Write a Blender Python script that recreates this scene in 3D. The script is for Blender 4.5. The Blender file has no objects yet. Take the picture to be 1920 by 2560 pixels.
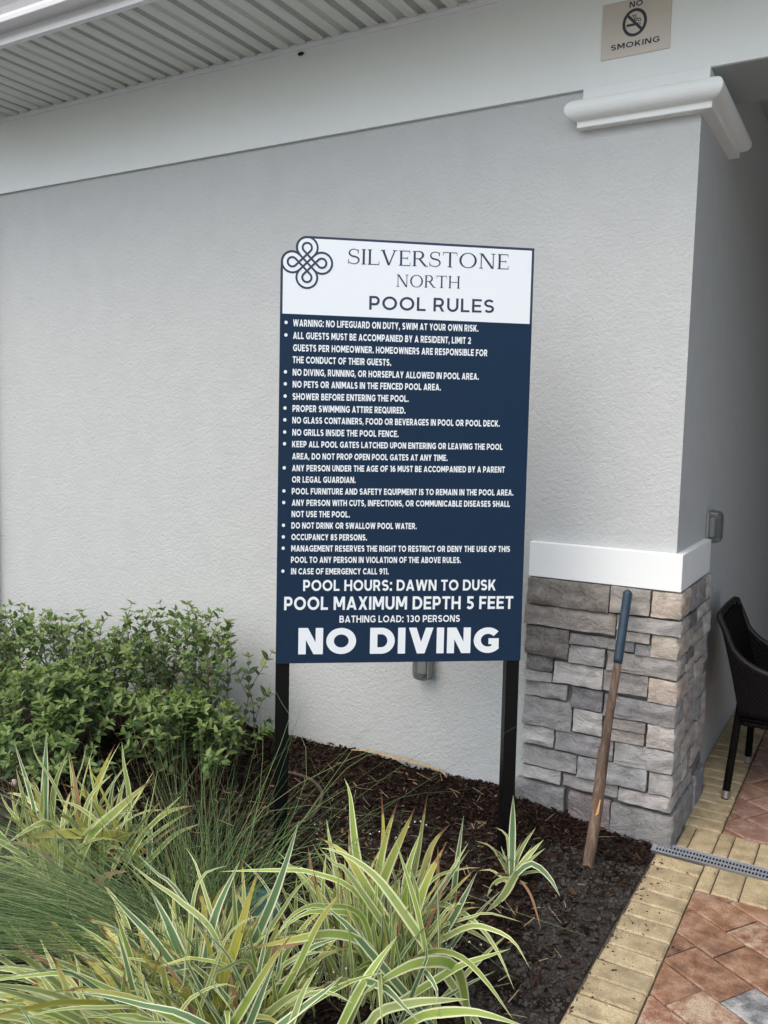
import bpy, bmesh, math, random
from mathutils import Vector, Matrix, noise
random.seed(11)
R = math.radians
sc = bpy.context.scene
COL = sc.collection

# ------------------------------------------------------------------ camera
cam = bpy.data.cameras.new('camera')
cam_o = bpy.data.objects.new('camera', cam)
COL.objects.link(cam_o)
CAM = Vector((0.7159, -3.5906, 1.6871))
yaw, pitch, roll = -0.526703, 0.099528, 0.022182
fw = Vector((math.sin(yaw) * math.cos(pitch), math.cos(yaw) * math.cos(pitch), -math.sin(pitch)))
rt = Vector((math.cos(yaw), -math.sin(yaw), 0))
up = rt.cross(fw)
rt2 = rt * math.cos(roll) + up * math.sin(roll)
up2 = -rt * math.sin(roll) + up * math.cos(roll)
m = Matrix((rt2, up2, -fw)).transposed().to_4x4()
m.translation = CAM
cam_o.matrix_world = m
cam.sensor_fit = 'VERTICAL'
cam.sensor_height = 24.0
cam.lens = 24.0 * 2162.34 / 2560
cam.clip_start = 0.05
cam.clip_end = 600
sc.camera = cam_o

# ------------------------------------------------------------------ light
world = bpy.data.worlds.new('World')
sc.world = world
world.use_nodes = True
wn = world.node_tree
bg = wn.nodes['Background']
sky = wn.nodes.new('ShaderNodeTexSky')
sky.sky_type = 'NISHITA'
sky.sun_disc = False
SUN_EL, SUN_AZ = R(55), R(197)          # azimuth measured clockwise from +y
sky.sun_elevation = SUN_EL
sky.sun_rotation = SUN_AZ
sky.air_density = 1.0
sky.dust_density = 4.0
sky.ozone_density = 0.4
wn.links.new(sky.outputs[0], bg.inputs[0])
bg.inputs[1].default_value = 0.12
sun = bpy.data.lights.new('sun', 'SUN')
sun.energy = 0.7
sun.angle = R(85)
sun.color = (0.985, 1.0, 0.985)
sun_o = bpy.data.objects.new('sun', sun)
COL.objects.link(sun_o)
sd = Vector((math.sin(SUN_AZ) * math.cos(SUN_EL), math.cos(SUN_AZ) * math.cos(SUN_EL), math.sin(SUN_EL)))
sun_o.rotation_euler = sd.to_track_quat('Z', 'Y').to_euler()
sc.view_settings.view_transform = 'Standard'
sc.view_settings.look = 'None'
sc.view_settings.gamma = 1
sc.view_settings.use_curve_mapping = False
sc.view_settings.exposure = 0.98

# ------------------------------------------------------------------ materials
def newmat(name, color=(.5, .5, .5), rough=.6, metal=0, spec=.5):
    mt = bpy.data.materials.new(name)
    mt.use_nodes = True
    b = mt.node_tree.nodes['Principled BSDF']
    b.inputs['Base Color'].default_value = (*color, 1)
    b.inputs['Roughness'].default_value = rough
    b.inputs['Metallic'].default_value = metal
    b.inputs['Specular IOR Level'].default_value = spec
    return mt, mt.node_tree, b

def N(nt, kind, **kw):
    n = nt.nodes.new(kind)
    for k, v in kw.items():
        if k in n.inputs: n.inputs[k].default_value = v
        else: setattr(n, k, v)
    return n

def tex(nt, scale=5, detail=4, rough=.55, coord='Object', stretch=None, dist=0):
    tc = N(nt, 'ShaderNodeTexCoord')
    src = tc.outputs[coord]
    if stretch:
        mp = N(nt, 'ShaderNodeMapping'); mp.inputs['Scale'].default_value = stretch
        nt.links.new(src, mp.inputs[0]); src = mp.outputs[0]
    n = N(nt, 'ShaderNodeTexNoise')
    n.inputs['Scale'].default_value = scale; n.inputs['Detail'].default_value = detail
    n.inputs['Roughness'].default_value = rough; n.inputs['Distortion'].default_value = dist
    nt.links.new(src, n.inputs['Vector'])
    return n

def ramp(nt, src, stops, interp='LINEAR'):
    r = N(nt, 'ShaderNodeValToRGB'); r.color_ramp.interpolation = interp
    el = r.color_ramp.elements
    while len(el) > 1: el.remove(el[-1])
    el[0].position = stops[0][0]; c0 = stops[0][1]
    el[0].color = (*c0, 1) if not isinstance(c0, (int, float)) else (c0, c0, c0, 1)
    for p, cc in stops[1:]:
        e = el.new(p); e.color = (*cc, 1) if not isinstance(cc, (int, float)) else (cc, cc, cc, 1)
    nt.links.new(src, r.inputs[0])
    return r

def mixc(nt, fac, a, b, mode='MIX'):
    n = N(nt, 'ShaderNodeMix'); n.data_type = 'RGBA'; n.blend_type = mode
    for val, idx in ((fac, 0), (a, 6), (b, 7)):
        if hasattr(val, 'links') or hasattr(val, 'is_linked'): nt.links.new(val, n.inputs[idx])
        elif isinstance(val, (int, float)): n.inputs[idx].default_value = val if idx == 0 else (val, val, val, 1)
        else: n.inputs[idx].default_value = (*val, 1)
    return n.outputs[2]

def mth(nt, op, a, b=None):
    n = N(nt, 'ShaderNodeMath', operation=op)
    for i, v in enumerate((a, b)):
        if v is None: continue
        if isinstance(v, (int, float)): n.inputs[i].default_value = v
        else: nt.links.new(v, n.inputs[i])
    return n.outputs[0]

def bump(nt, b, h, strength=.5, dist=.01):
    bp = N(nt, 'ShaderNodeBump'); bp.inputs['Strength'].default_value = strength; bp.inputs['Distance'].default_value = dist
    nt.links.new(h, bp.inputs['Height']); nt.links.new(bp.outputs[0], b.inputs['Normal'])

def stucco(name, color, s=1.0, strength=.5):
    mt, nt, b = newmat(name, color, .85, spec=.25)
    n1 = tex(nt, 62 * s, 4, .65, dist=.5)
    r1 = ramp(nt, n1.outputs[0], [(.36, 0), (.62, 1)])
    n2 = tex(nt, 190 * s, 2, .6)
    n3 = tex(nt, 7, 3, .5)
    h = mth(nt, 'ADD', mth(nt, 'MULTIPLY', r1.outputs[0], .8), mth(nt, 'MULTIPLY', n2.outputs[0], .45))
    bump(nt, b, h, strength, .0048)
    var = ramp(nt, n3.outputs[0], [(.3, .975), (.7, 1.025)])
    nt.links.new(mixc(nt, 1, color, var.outputs[0], 'MULTIPLY'), b.inputs['Base Color'])
    return mt

def plain(name, color, rough=.6, metal=0, nscale=0, amt=.1, bstr=0, bscale=80, bdist=.001, spec=.5):
    mt, nt, b = newmat(name, color, rough, metal, spec)
    if nscale:
        n = tex(nt, nscale, 5, .6)
        r = ramp(nt, n.outputs[0], [(.25, 1 - amt), (.75, 1 + amt)])
        nt.links.new(mixc(nt, 1, color, r.outputs[0], 'MULTIPLY'), b.inputs['Base Color'])
    if bstr:
        n = tex(nt, bscale, 4, .6); bump(nt, b, n.outputs[0], bstr, bdist)
    return mt

M = {}
M['stucco'] = stucco('stucco_grey', (.508, .534, .531), 1, .5)
M['frieze'] = plain('frieze_white', (.75, .80, .785), .7, nscale=3, amt=.02, bstr=.15, bscale=25, spec=.3)
M['trim'] = plain('trim_white', (.79, .825, .82), .7, nscale=8, amt=.02, bstr=.5, bscale=120, bdist=.0012, spec=.3)
M['mould'] = plain('moulding_white', (.75, .79, .78), .75, nscale=8, amt=.02, bstr=.5, bscale=90, bdist=.002, spec=.3)
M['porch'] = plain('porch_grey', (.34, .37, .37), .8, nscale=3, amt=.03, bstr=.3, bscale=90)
M['roof_blocker'] = plain('roof_block_brown', (.12, .11, .10), .9, nscale=30, amt=.3)
M['gutter'] = plain('gutter_white', (.78, .79, .80), .35, nscale=6, amt=.04)
M['black_metal'] = plain('black_metal', (.003, .003, .0035), .42, 0, nscale=0, spec=.18)
M['dark_edge'] = plain('dark_edge', (.03, .025, .022), .5)  # near-black colour for the darkness past the left wall corner
M['wicker'] = None
M['silver'] = plain('brushed_silver', (.6, .6, .62), .4, 1.0)
M['grate'] = plain('galvanised_steel', (.36, .39, .43), .5, .35, nscale=60, amt=.15)
M['void'] = plain('channel_dark', (.015, .015, .015), .9)
M['soil'] = None

# soffit vinyl: perforated strips are rows of small punched holes
def soffit_mat():
    mt, nt, b = newmat('soffit_vinyl', (.70, .72, .68), .5, spec=.3)
    tc = N(nt, 'ShaderNodeTexCoord'); sp = N(nt, 'ShaderNodeSeparateXYZ'); nt.links.new(tc.outputs['UV'], sp.inputs[0])
    fx = mth(nt, 'FRACT', mth(nt, 'DIVIDE', sp.outputs[0], .0078)); fy = mth(nt, 'FRACT', mth(nt, 'DIVIDE', sp.outputs[1], .0105))
    hx = mth(nt, 'LESS_THAN', mth(nt, 'ABSOLUTE', mth(nt, 'SUBTRACT', fx, .5)), .30)
    hy = mth(nt, 'LESS_THAN', mth(nt, 'ABSOLUTE', mth(nt, 'SUBTRACT', fy, .5)), .40)
    at = N(nt, 'ShaderNodeAttribute', attribute_name='perf')
    mask = mth(nt, 'MULTIPLY', mth(nt, 'MULTIPLY', hx, hy), at.outputs['Fac'])
    nt.links.new(mixc(nt, mask, (.70, .72, .68), (.06, .06, .055)), b.inputs['Base Color'])
    return mt
M['soffit'] = soffit_mat()

def stone_mat():
    mt, nt, b = newmat('cast_stone', (.3, .3, .3), .9, spec=.2)
    oi = N(nt, 'ShaderNodeObjectInfo')
    n1 = tex(nt, 9, 6, .65, stretch=(1, 1, 1.8), dist=.6); n2 = tex(nt, 75, 6, .75); n3 = tex(nt, 300, 3, .6)
    v = ramp(nt, n1.outputs[0], [(.28, .72), (.48, 1.25), (.68, 1.75)])
    c1 = mixc(nt, 1, oi.outputs['Color'], v.outputs[0], 'MULTIPLY')
    w = ramp(nt, n2.outputs[0], [(.45, 0), (.75, .55)])
    c2 = mixc(nt, w.outputs[0], c1, (.44, .43, .41))
    d = ramp(nt, n2.outputs[0], [(.30, .6), (.42, 0)])
    c3 = mixc(nt, d.outputs[0], c2, (.13, .125, .12))
    nt.links.new(c3, b.inputs['Base Color'])
    h = mth(nt, 'ADD', mth(nt, 'ADD', mth(nt, 'MULTIPLY', n1.outputs[0], 1.6), mth(nt, 'MULTIPLY', n2.outputs[0], .6)), mth(nt, 'MULTIPLY', n3.outputs[0], .1))
    bump(nt, b, h, 1.0, .016)
    return mt
M['stone'] = stone_mat()
M['mortar'] = plain('mortar', (.20, .195, .185), .95, nscale=40, amt=.25, bstr=.6, bscale=120, bdist=.003)

def paver_mat(name, cA, cB, cC, thrA=.45, thrB=.6, rough=.8):
    mt, nt, b = newmat(name, cA, rough, spec=.3)
    oi = N(nt, 'ShaderNodeObjectInfo')
    tc = N(nt, 'ShaderNodeTexCoord')
    add = N(nt, 'ShaderNodeVectorMath', operation='ADD'); sc_ = N(nt, 'ShaderNodeVectorMath', operation='SCALE')
    sc_.inputs[3].default_value = 40
    cmb = N(nt, 'ShaderNodeCombineXYZ'); nt.links.new(oi.outputs['Random'], cmb.inputs[0]); nt.links.new(oi.outputs['Random'], cmb.inputs[2])
    nt.links.new(cmb.outputs[0], sc_.inputs[0]); nt.links.new(tc.outputs['Object'], add.inputs[0]); nt.links.new(sc_.outputs[0], add.inputs[1])
    n1 = N(nt, 'ShaderNodeTexNoise'); n1.inputs['Scale'].default_value = 16; n1.inputs['Detail'].default_value = 7; n1.inputs['Roughness'].default_value = .68
    n2 = N(nt, 'ShaderNodeTexNoise'); n2.inputs['Scale'].default_value = 300; n2.inputs['Detail'].default_value = 3
    n4 = N(nt, 'ShaderNodeTexNoise'); n4.inputs['Scale'].default_value = 5; n4.inputs['Detail'].default_value = 5
    for n in (n1, n2, n4): nt.links.new(add.outputs[0], n.inputs['Vector'])
    r = ramp(nt, n1.outputs[0], [(thrA - .12, cB), (thrA, cA), (thrB, cC)])
    g = ramp(nt, n2.outputs[0], [(.33, .62), (.5, 1.0), (.72, 1.3)])
    c = mixc(nt, 1, r.outputs[0], g.outputs[0], 'MULTIPLY')
    st = ramp(nt, n4.outputs[0], [(.56, 0), (.74, .38)])
    c = mixc(nt, st.outputs[0], c, (.12, .105, .085))
    rv = ramp(nt, oi.outputs['Random'], [(0, .86), (1, 1.1)])
    c = mixc(nt, 1, c, rv.outputs[0], 'MULTIPLY')
    nt.links.new(c, b.inputs['Base Color'])
    rr = ramp(nt, n1.outputs[0], [(.3, rough - .25), (.7, rough)])
    nt.links.new(rr.outputs[0], b.inputs['Roughness'])
    h = mth(nt, 'ADD', n2.outputs[0], mth(nt, 'MULTIPLY', n1.outputs[0], 1.2))
    bump(nt, b, h, .55, .0022)
    return mt
M['tan_paver'] = paver_mat('paver_tan', (.43, .35, .21), (.33, .268, .165), (.50, .42, .275), .5, .64)
M['red_paver'] = paver_mat('paver_red', (.245, .13, .078), (.15, .083, .056), (.37, .245, .165), .46, .64)
M['mix_paver'] = paver_mat('paver_mix', (.29, .155, .10), (.19, .085, .055), (.46, .36, .26), .45, .58)
M['pink_paver'] = paver_mat('paver_pink', (.30, .175, .13), (.20, .12, .09), (.42, .30, .25), .45, .66)
M['char_paver'] = paver_mat('paver_charcoal', (.19, .20, .21), (.06, .062, .07), (.40, .39, .37), .45, .6)
M['joint'] = plain('joint_sand', (.085, .07, .052), .95, nscale=60, amt=.35, bstr=.6, bscale=200, bdist=.003)
M['deck'] = plain('pool_deck', (.36, .36, .345), .9, nscale=4, amt=.15)

def soil_mat():
    mt, nt, b = newmat('soil', (.03, .024, .019), .95, spec=.1)
    n1 = tex(nt, 6, 5, .6); n2 = tex(nt, 90, 6, .7); n3 = tex(nt, 420, 2, .5)
    r = ramp(nt, n1.outputs[0], [(.42, (.022, .016, .012)), (.56, (.056, .051, .046))])
    g = ramp(nt, n2.outputs[0], [(.3, .45), (.6, 1.2)])
    c = mixc(nt, 1, r.outputs[0], g.outputs[0], 'MULTIPLY')
    sp = ramp(nt, n3.outputs[0], [(.70, 0), (.76, .6)])
    c = mixc(nt, sp.outputs[0], c, (.16, .15, .13))
    nt.links.new(c, b.inputs['Base Color'])
    h = mth(nt, 'ADD', n2.outputs[0], mth(nt, 'MULTIPLY', n3.outputs[0], .3))
    bump(nt, b, h, .9, .012)
    return mt
M['soil'] = soil_mat()

def chip_mat():
    mt, nt, b = newmat('bark_chips', (.04, .02, .012), .85, spec=.1)
    ge = N(nt, 'ShaderNodeNewGeometry')
    r = ramp(nt, ge.outputs['Random Per Island'], [(0, (.007, .004, .003)), (.4, (.015, .0085, .006)), (.75, (.029, .0165, .0115)), (.94, (.052, .031, .021)), (.99, (.06, .04, .027)), (1, (.16, .12, .08))])
    n = tex(nt, 120, 4, .7, stretch=(1, 1, 3)); g = ramp(nt, n.outputs[0], [(.3, .6), (.7, 1.3)])
    nt.links.new(mixc(nt, 1, r.outputs[0], g.outputs[0], 'MULTIPLY'), b.inputs['Base Color'])
    bump(nt, b, n.outputs[0], .6, .002)
    return mt
M['chip'] = chip_mat()

def leafy(name, builder, trans=.25, rough=.42, tcol=(.30, .42, .08)):
    """leaf shader: principled front plus a share of translucent light"""
    mt, nt, b = newmat(name, (.1, .2, .05), rough, spec=.22)
    col = builder(nt)
    nt.links.new(col, b.inputs['Base Color'])
    tr = N(nt, 'ShaderNodeBsdfTranslucent')
    nt.links.new(mixc(nt, .4, col, tcol), tr.inputs[0])
    mx = N(nt, 'ShaderNodeMixShader'); mx.inputs[0].default_value = trans
    out = nt.nodes['Material Output']
    nt.links.new(b.outputs[0], mx.inputs[1]); nt.links.new(tr.outputs[0], mx.inputs[2]); nt.links.new(mx.outputs[0], out.inputs[0])
    n = tex(nt, 60, 2, .5); bump(nt, b, n.outputs[0], .15, .002)
    return mt

def strap(core, core2, margin, mwidth, browntip=False):
    def f(nt):
        tc = N(nt, 'ShaderNodeTexCoord'); sp = N(nt, 'ShaderNodeSeparateXYZ'); nt.links.new(tc.outputs['UV'], sp.inputs[0])
        oi = N(nt, 'ShaderNodeObjectInfo')
        d = mth(nt, 'ABSOLUTE', mth(nt, 'SUBTRACT', sp.outputs[0], .5))       # 0 at the midrib, .5 at the edge
        wob = tex(nt, 9, 2, .5)
        d = mth(nt, 'ADD', d, mth(nt, 'MULTIPLY', mth(nt, 'SUBTRACT', wob.outputs[0], .5), .06))
        mk = ramp(nt, d, [(.5 - mwidth - .02, 0), (.5 - mwidth + .01, 1)])
        # fine lengthwise veins and faint pale lines in the core
        cb = N(nt, 'ShaderNodeCombineXYZ'); nt.links.new(mth(nt, 'MULTIPLY', sp.outputs[0], 26), cb.inputs[0]); nt.links.new(mth(nt, 'MULTIPLY', sp.outputs[1], 1.5), cb.inputs[1]); nt.links.new(mth(nt, 'MULTIPLY', oi.outputs['Random'], 50), cb.inputs[2])
        vn = N(nt, 'ShaderNodeTexNoise'); vn.inputs['Scale'].default_value = 1; vn.inputs['Detail'].default_value = 3; nt.links.new(cb.outputs[0], vn.inputs['Vector'])
        cc = ramp(nt, vn.outputs[0], [(.35, core), (.65, core2)])
        col = mixc(nt, mk.outputs[0], cc.outputs[0], margin)
        # blotches, yellowing towards the tip, brown very end
        bl = tex(nt, 22, 4, .6); bm = ramp(nt, bl.outputs[0], [(.66, 0), (.74, .55)])
        col = mixc(nt, bm.outputs[0], col, tuple(x * .55 for x in core))
        along = sp.outputs[1]
        if browntip:
            yt = mth(nt, 'ADD', along, mth(nt, 'MULTIPLY', mth(nt, 'SUBTRACT', bl.outputs[0], .5), .35))
            ym = ramp(nt, yt, [(.6, 0), (.86, .7)]); col = mixc(nt, ym.outputs[0], col, (.42, .36, .09))
            tm = ramp(nt, yt, [(.88, 0), (.94, .95)]); col = mixc(nt, tm.outputs[0], col, (.16, .06, .035))
        rv = ramp(nt, oi.outputs['Random'], [(0, .74), (1, 1.22)])
        return mixc(nt, 1, col, rv.outputs[0], 'MULTIPLY')
    return f
CREAM = (.70, .71, .38)
M['strap0'] = leafy('flax_green', strap((.15, .25, .05), (.23, .34, .085), CREAM, .165))
M['strap1'] = leafy('flax_lime', strap((.24, .35, .06), (.33, .44, .11), (.72, .74, .47), .165))
M['strap1t'] = leafy('flax_lime_dry_tip', strap((.24, .35, .06), (.33, .44, .11), (.72, .74, .47), .16, True))
M['strap0t'] = leafy('flax_green_dry_tip', strap((.15, .25, .05), (.23, .34, .085), CREAM, .165, True))
M['strap2t'] = leafy('flax_deep_dry_tip', strap((.10, .19, .08), (.16, .26, .12), (.74, .76, .53), .165, True))
M['strap2'] = leafy('flax_deep', strap((.10, .19, .08), (.16, .26, .12), (.74, .76, .53), .165))
M['strap3'] = leafy('flax_yellow', strap((.34, .36, .055), (.42, .40, .08), (.60, .55, .20), .10, True))
M['strap4'] = leafy('flax_pale', strap((.23, .32, .095), (.34, .42, .16), (.66, .68, .38), .19))
M['strap4t'] = leafy('flax_pale_dry_tip', strap((.23, .32, .095), (.34, .42, .16), (.66, .68, .38), .19, True))
M['strap5'] = leafy('flax_dead', strap((.24, .13, .07), (.30, .18, .10), (.30, .2, .12), .1), trans=.1)

def shrubleaf(cA, cB):
    def f(nt):
        ge = N(nt, 'ShaderNodeNewGeometry'); oi = N(nt, 'ShaderNodeObjectInfo')
        s = mth(nt, 'FRACT', mth(nt, 'ADD', ge.outputs['Random Per Island'], oi.outputs['Random']))
        c = ramp(nt, s, [(0, cA), (1, cB)])
        tc = N(nt, 'ShaderNodeTexCoord'); sp = N(nt, 'ShaderNodeSeparateXYZ'); nt.links.new(tc.outputs['UV'], sp.inputs[0])
        d = mth(nt, 'ABSOLUTE', mth(nt, 'SUBTRACT', sp.outputs[0], .5)); mr = ramp(nt, d, [(.02, .45), (.06, 0)])
        return mixc(nt, mr.outputs[0], c.outputs[0], (.20, .27, .10))
    return f
M['leaf_old'] = leafy('shrub_leaf_mature', shrubleaf((.028, .062, .022), (.13, .205, .068)), .22, .42, (.12, .30, .04))
M['leaf_new'] = leafy('shrub_leaf_young', shrubleaf((.12, .19, .055), (.23, .31, .105)), .3, .42, (.3, .5, .07))
M['stem'] = plain('woody_stem', (.10, .055, .035), .8, nscale=60, amt=.3)
def grass_col(nt):
    ge = N(nt, 'ShaderNodeNewGeometry')
    c = ramp(nt, ge.outputs['Random Per Island'], [(0, (.032, .068, .022)), (.5, (.085, .15, .052)), (.85, (.19, .28, .11)), (1, (.30, .33, .14))])
    return c.outputs[0]
M['grass'] = leafy('grass_blade', grass_col, .12, .5, (.2, .35, .08))

def wicker_mat():
    mt, nt, b = newmat('wicker_black', (.0035, .003, .003), .6, spec=.12)
    w = N(nt, 'ShaderNodeTexWave'); w.wave_type = 'BANDS'; w.bands_direction = 'Z'; w.inputs['Scale'].default_value = 38
    w2 = N(nt, 'ShaderNodeTexWave'); w2.wave_type = 'BANDS'; w2.bands_direction = 'DIAGONAL'; w2.inputs['Scale'].default_value = 30
    tc = N(nt, 'ShaderNodeTexCoord'); nt.links.new(tc.outputs['Object'], w.inputs[0]); nt.links.new(tc.outputs['Object'], w2.inputs[0])
    bump(nt, b, mth(nt, 'MULTIPLY', w.outputs[1], w2.outputs[1]), .9, .004)
    return mt
M['wicker'] = wicker_mat()
M['rim'] = plain('wicker_rim_highlight', (.012, .011, .011), .5, nscale=50, amt=.5, bstr=.6, bscale=150, bdist=.002, spec=.35)  # colour lightened to carry the highlight along the chair rails

def wood_mat():
    mt, nt, b = newmat('old_wood', (.25, .15, .08), .75, spec=.3)
    n = tex(nt, 30, 6, .65, stretch=(1.6, 1.6, .12), dist=.8); n2 = tex(nt, 5, 4, .6, stretch=(1, 1, .8))
    r = ramp(nt, n.outputs[0], [(.3, (.07, .048, .036)), (.5, (.16, .11, .078)), (.72, (.30, .225, .165))])
    g = ramp(nt, n2.outputs[0], [(.35, .55), (.65, 1.15)])
    nt.links.new(mixc(nt, 1, r.outputs[0], g.outputs[0], 'MULTIPLY'), b.inputs['Base Color'])
    bump(nt, b, n.outputs[0], .6, .003)
    return mt
M['wood'] = wood_mat()
M['wood_raw'] = plain('split_wood', (.52, .28, .10), .7, nscale=60, amt=.2)
M['grip'] = plain('blue_grip', (.015, .040, .066), .45, nscale=25, amt=.45, bstr=.3, bscale=60, bdist=.002)
M['navy'] = plain('sign_navy', (.0035, .0215, .054), .3, spec=.3)
M['ink'] = plain('sign_ink', (.035, .045, .085), .25, spec=.4)
M['white'] = plain('sign_white', (.80, .86, .88), .25, spec=.4)
M['ns_plate'] = plain('brushed_tan_plate', (.52, .49, .43), .45, .15, nscale=4, amt=.03)
M['ns_ink'] = plain('plate_ink', (.02, .02, .035), .5)
M['cover'] = plain('clear_grey_plastic', (.27, .28, .27), .12, 0, spec=.7)
def clear_mat():
    mt, nt, b = newmat('smoky_clear_plastic', (.50, .53, .52), .08, spec=.6)
    tr = N(nt, 'ShaderNodeBsdfTransparent'); tr.inputs[0].default_value = (.72, .75, .74, 1)
    mx = N(nt, 'ShaderNodeMixShader'); mx.inputs[0].default_value = .62
    out = nt.nodes['Material Output']
    nt.links.new(b.outputs[0], mx.inputs[1]); nt.links.new(tr.outputs[0], mx.inputs[2]); nt.links.new(mx.outputs[0], out.inputs[0])
    b.inputs['Base Color'].default_value = (.16, .17, .165, 1)
    return mt
M['clear'] = clear_mat()
M['outlet'] = plain('outlet_white', (.66, .68, .66), .4)
M['lid'] = plain('valve_box_green', (.02, .085, .075), .5, nscale=20, amt=.2)
M['tube'] = plain('drip_tube_brown', (.055, .036, .025), .6, nscale=30, amt=.25)
M['straw'] = plain('straw', (.34, .26, .16), .8, nscale=50, amt=.3)
M['rust_leaf'] = plain('rusty_leaf', (.17, .085, .05), .7, nscale=50, amt=.3)
M['pebble'] = plain('white_pebble', (.60, .56, .50), .7, nscale=20, amt=.15)
M['petal'] = plain('flower_white', (.62, .64, .70), .6)
M['anther'] = plain('flower_yellow', (.60, .48, .06), .6)
M['flower_stem'] = plain('flower_stem', (.045, .04, .02), .7)
M['bud'] = plain('flower_bud', (.13, .13, .05), .7)
M['lump'] = plain('dark_lump', (.018, .015, .013), .9, bstr=.5, bscale=100)
M['weed'] = leafy('weed_leaf', shrubleaf((.10, .22, .03), (.14, .30, .05)), .3)
M['clod'] = plain('soil_clod', (.045, .040, .035), .95, nscale=20, amt=.5)
M['dirt'] = plain('dirt_crumbs', (.025, .018, .014), .9)

# ------------------------------------------------------------------ builders
def tag(o, label=None, cat=None, group=None, kind=None):
    if label: o['label'] = label
    if cat: o['category'] = cat
    if group: o['group'] = group
    if kind: o['kind'] = kind
    return o

def thing(name, label, cat, loc=(0, 0, 0), group=None):
    o = bpy.data.objects.new(name, None)
    o.empty_display_size = .1
    o.location = loc
    COL.objects.link(o)
    return tag(o, label, cat, group)

def wloc(o):
    v = Vector((0, 0, 0))
    while o: v = v + Vector(o.location); o = o.parent
    return v

class MB:
    """collects geometry in WORLD coordinates, then links it as one mesh object"""
    def __init__(s): s.v = []; s.f = []; s.uv = []; s.mi = []; s.hasuv = False
    def add(s, vs, fs, mi=0, uvs=None):
        b = len(s.v); s.v += [tuple(p) for p in vs]
        for i, f in enumerate(fs):
            s.f.append([b + k for k in f]); s.mi.append(mi)
            if uvs: s.uv.append([uvs[k] for k in f]); s.hasuv = True
            else: s.uv.append([(0, 0)] * len(f))
    def box(s, x0, x1, y0, y1, z0, z1, mi=0):
        s.add([(x0, y0, z0), (x1, y0, z0), (x1, y1, z0), (x0, y1, z0), (x0, y0, z1), (x1, y0, z1), (x1, y1, z1), (x0, y1, z1)],
              [(0, 3, 2, 1), (4, 5, 6, 7), (0, 1, 5, 4), (1, 2, 6, 5), (2, 3, 7, 6), (3, 0, 4, 7)], mi)
    def obox(s, o, ax, ay, az, a, b, c, mi=0):
        """oriented box: origin o, unit axes, ranges a,b,c"""
        P = lambda i, j, k: o + ax * a[i] + ay * b[j] + az * c[k]
        s.add([P(0, 0, 0), P(1, 0, 0), P(1, 1, 0), P(0, 1, 0), P(0, 0, 1), P(1, 0, 1), P(1, 1, 1), P(0, 1, 1)],
              [(0, 3, 2, 1), (4, 5, 6, 7), (0, 1, 5, 4), (1, 2, 6, 5), (2, 3, 7, 6), (3, 0, 4, 7)], mi)
    def tube(s, pts, rad, n=8, mi=0, flat=1.0, cap=True):
        pts = [Vector(p) for p in pts]; k = len(pts)
        if isinstance(rad, (int, float)): rad = [rad] * k
        vs = []; fr = None
        for i, p in enumerate(pts):
            t = (pts[min(i + 1, k - 1)] - pts[max(i - 1, 0)]).normalized()
            if fr is None:
                fr = t.cross(Vector((0, 0, 1)) if abs(t.z) < .9 else Vector((1, 0, 0))).normalized()
            fr = (fr - t * fr.dot(t)).normalized(); g = t.cross(fr)
            for j in range(n):
                a = 2 * math.pi * j / n
                vs.append(p + fr * math.cos(a) * rad[i] + g * math.sin(a) * rad[i] * flat)
        fs = [(i * n + j, i * n + (j + 1) % n, (i + 1) * n + (j + 1) % n, (i + 1) * n + j) for i in range(k - 1) for j in range(n)]
        if cap: fs += [tuple(range(n))[::-1], tuple((k - 1) * n + j for j in range(n))]
        s.add(vs, fs, mi)
    def poly(s, pts, mi=0): s.add(pts, [tuple(range(len(pts)))], mi)
    def prism(s, bot, top, mi=0):
        n = len(bot)
        s.add(list(bot) + list(top), [tuple(range(n))[::-1], tuple(range(n, 2 * n))] + [(i, (i + 1) % n, n + (i + 1) % n, n + i) for i in range(n)], mi)
    def build(s, name, mats, parent=None, smooth=False, kind=None, label=None, origin=None, bevel=0, seg=1):
        if not isinstance(mats, (list, tuple)): mats = [mats]
        off = wloc(parent) if parent else Vector((0, 0, 0))
        loc = Vector(origin) if origin is not None else off
        me = bpy.data.meshes.new(name)
        me.from_pydata([tuple(Vector(p) - loc) for p in s.v], [], s.f)
        for mt in mats: me.materials.append(mt)
        if len(mats) > 1: me.polygons.foreach_set('material_index', s.mi)
        if s.hasuv:
            ul = me.uv_layers.new(name='UVMap')
            flat = [c for f in s.uv for u in f for c in u]
            ul.data.foreach_set('uv', flat)
        if bevel:
            bm = bmesh.new(); bm.from_mesh(me)
            bmesh.ops.remove_doubles(bm, verts=bm.verts, dist=1e-5)
            bmesh.ops.bevel(bm, geom=[e for e in bm.edges if e.calc_face_angle(0) > .5], offset=bevel, segments=seg, affect='EDGES', profile=.5)
            bm.to_mesh(me); bm.free()
        if smooth: me.shade_smooth()
        me.update()
        o = bpy.data.objects.new(name, me)
        o.location = loc - off
        COL.objects.link(o)
        if parent: o.parent = parent
        if kind: o['kind'] = kind
        if label: o['label'] = label
        return o

def nz(x, y, z=0.0, s=1.0): return noise.noise(Vector((x * s, y * s, z * s)))

# ================================================================== SETTING
g = MB(); g.poly([(-60, -60, -.14), (60, -60, -.14), (60, 60, -.14), (-60, 60, -.14)])
g.build('ground', M['deck'], kind='structure')

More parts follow.
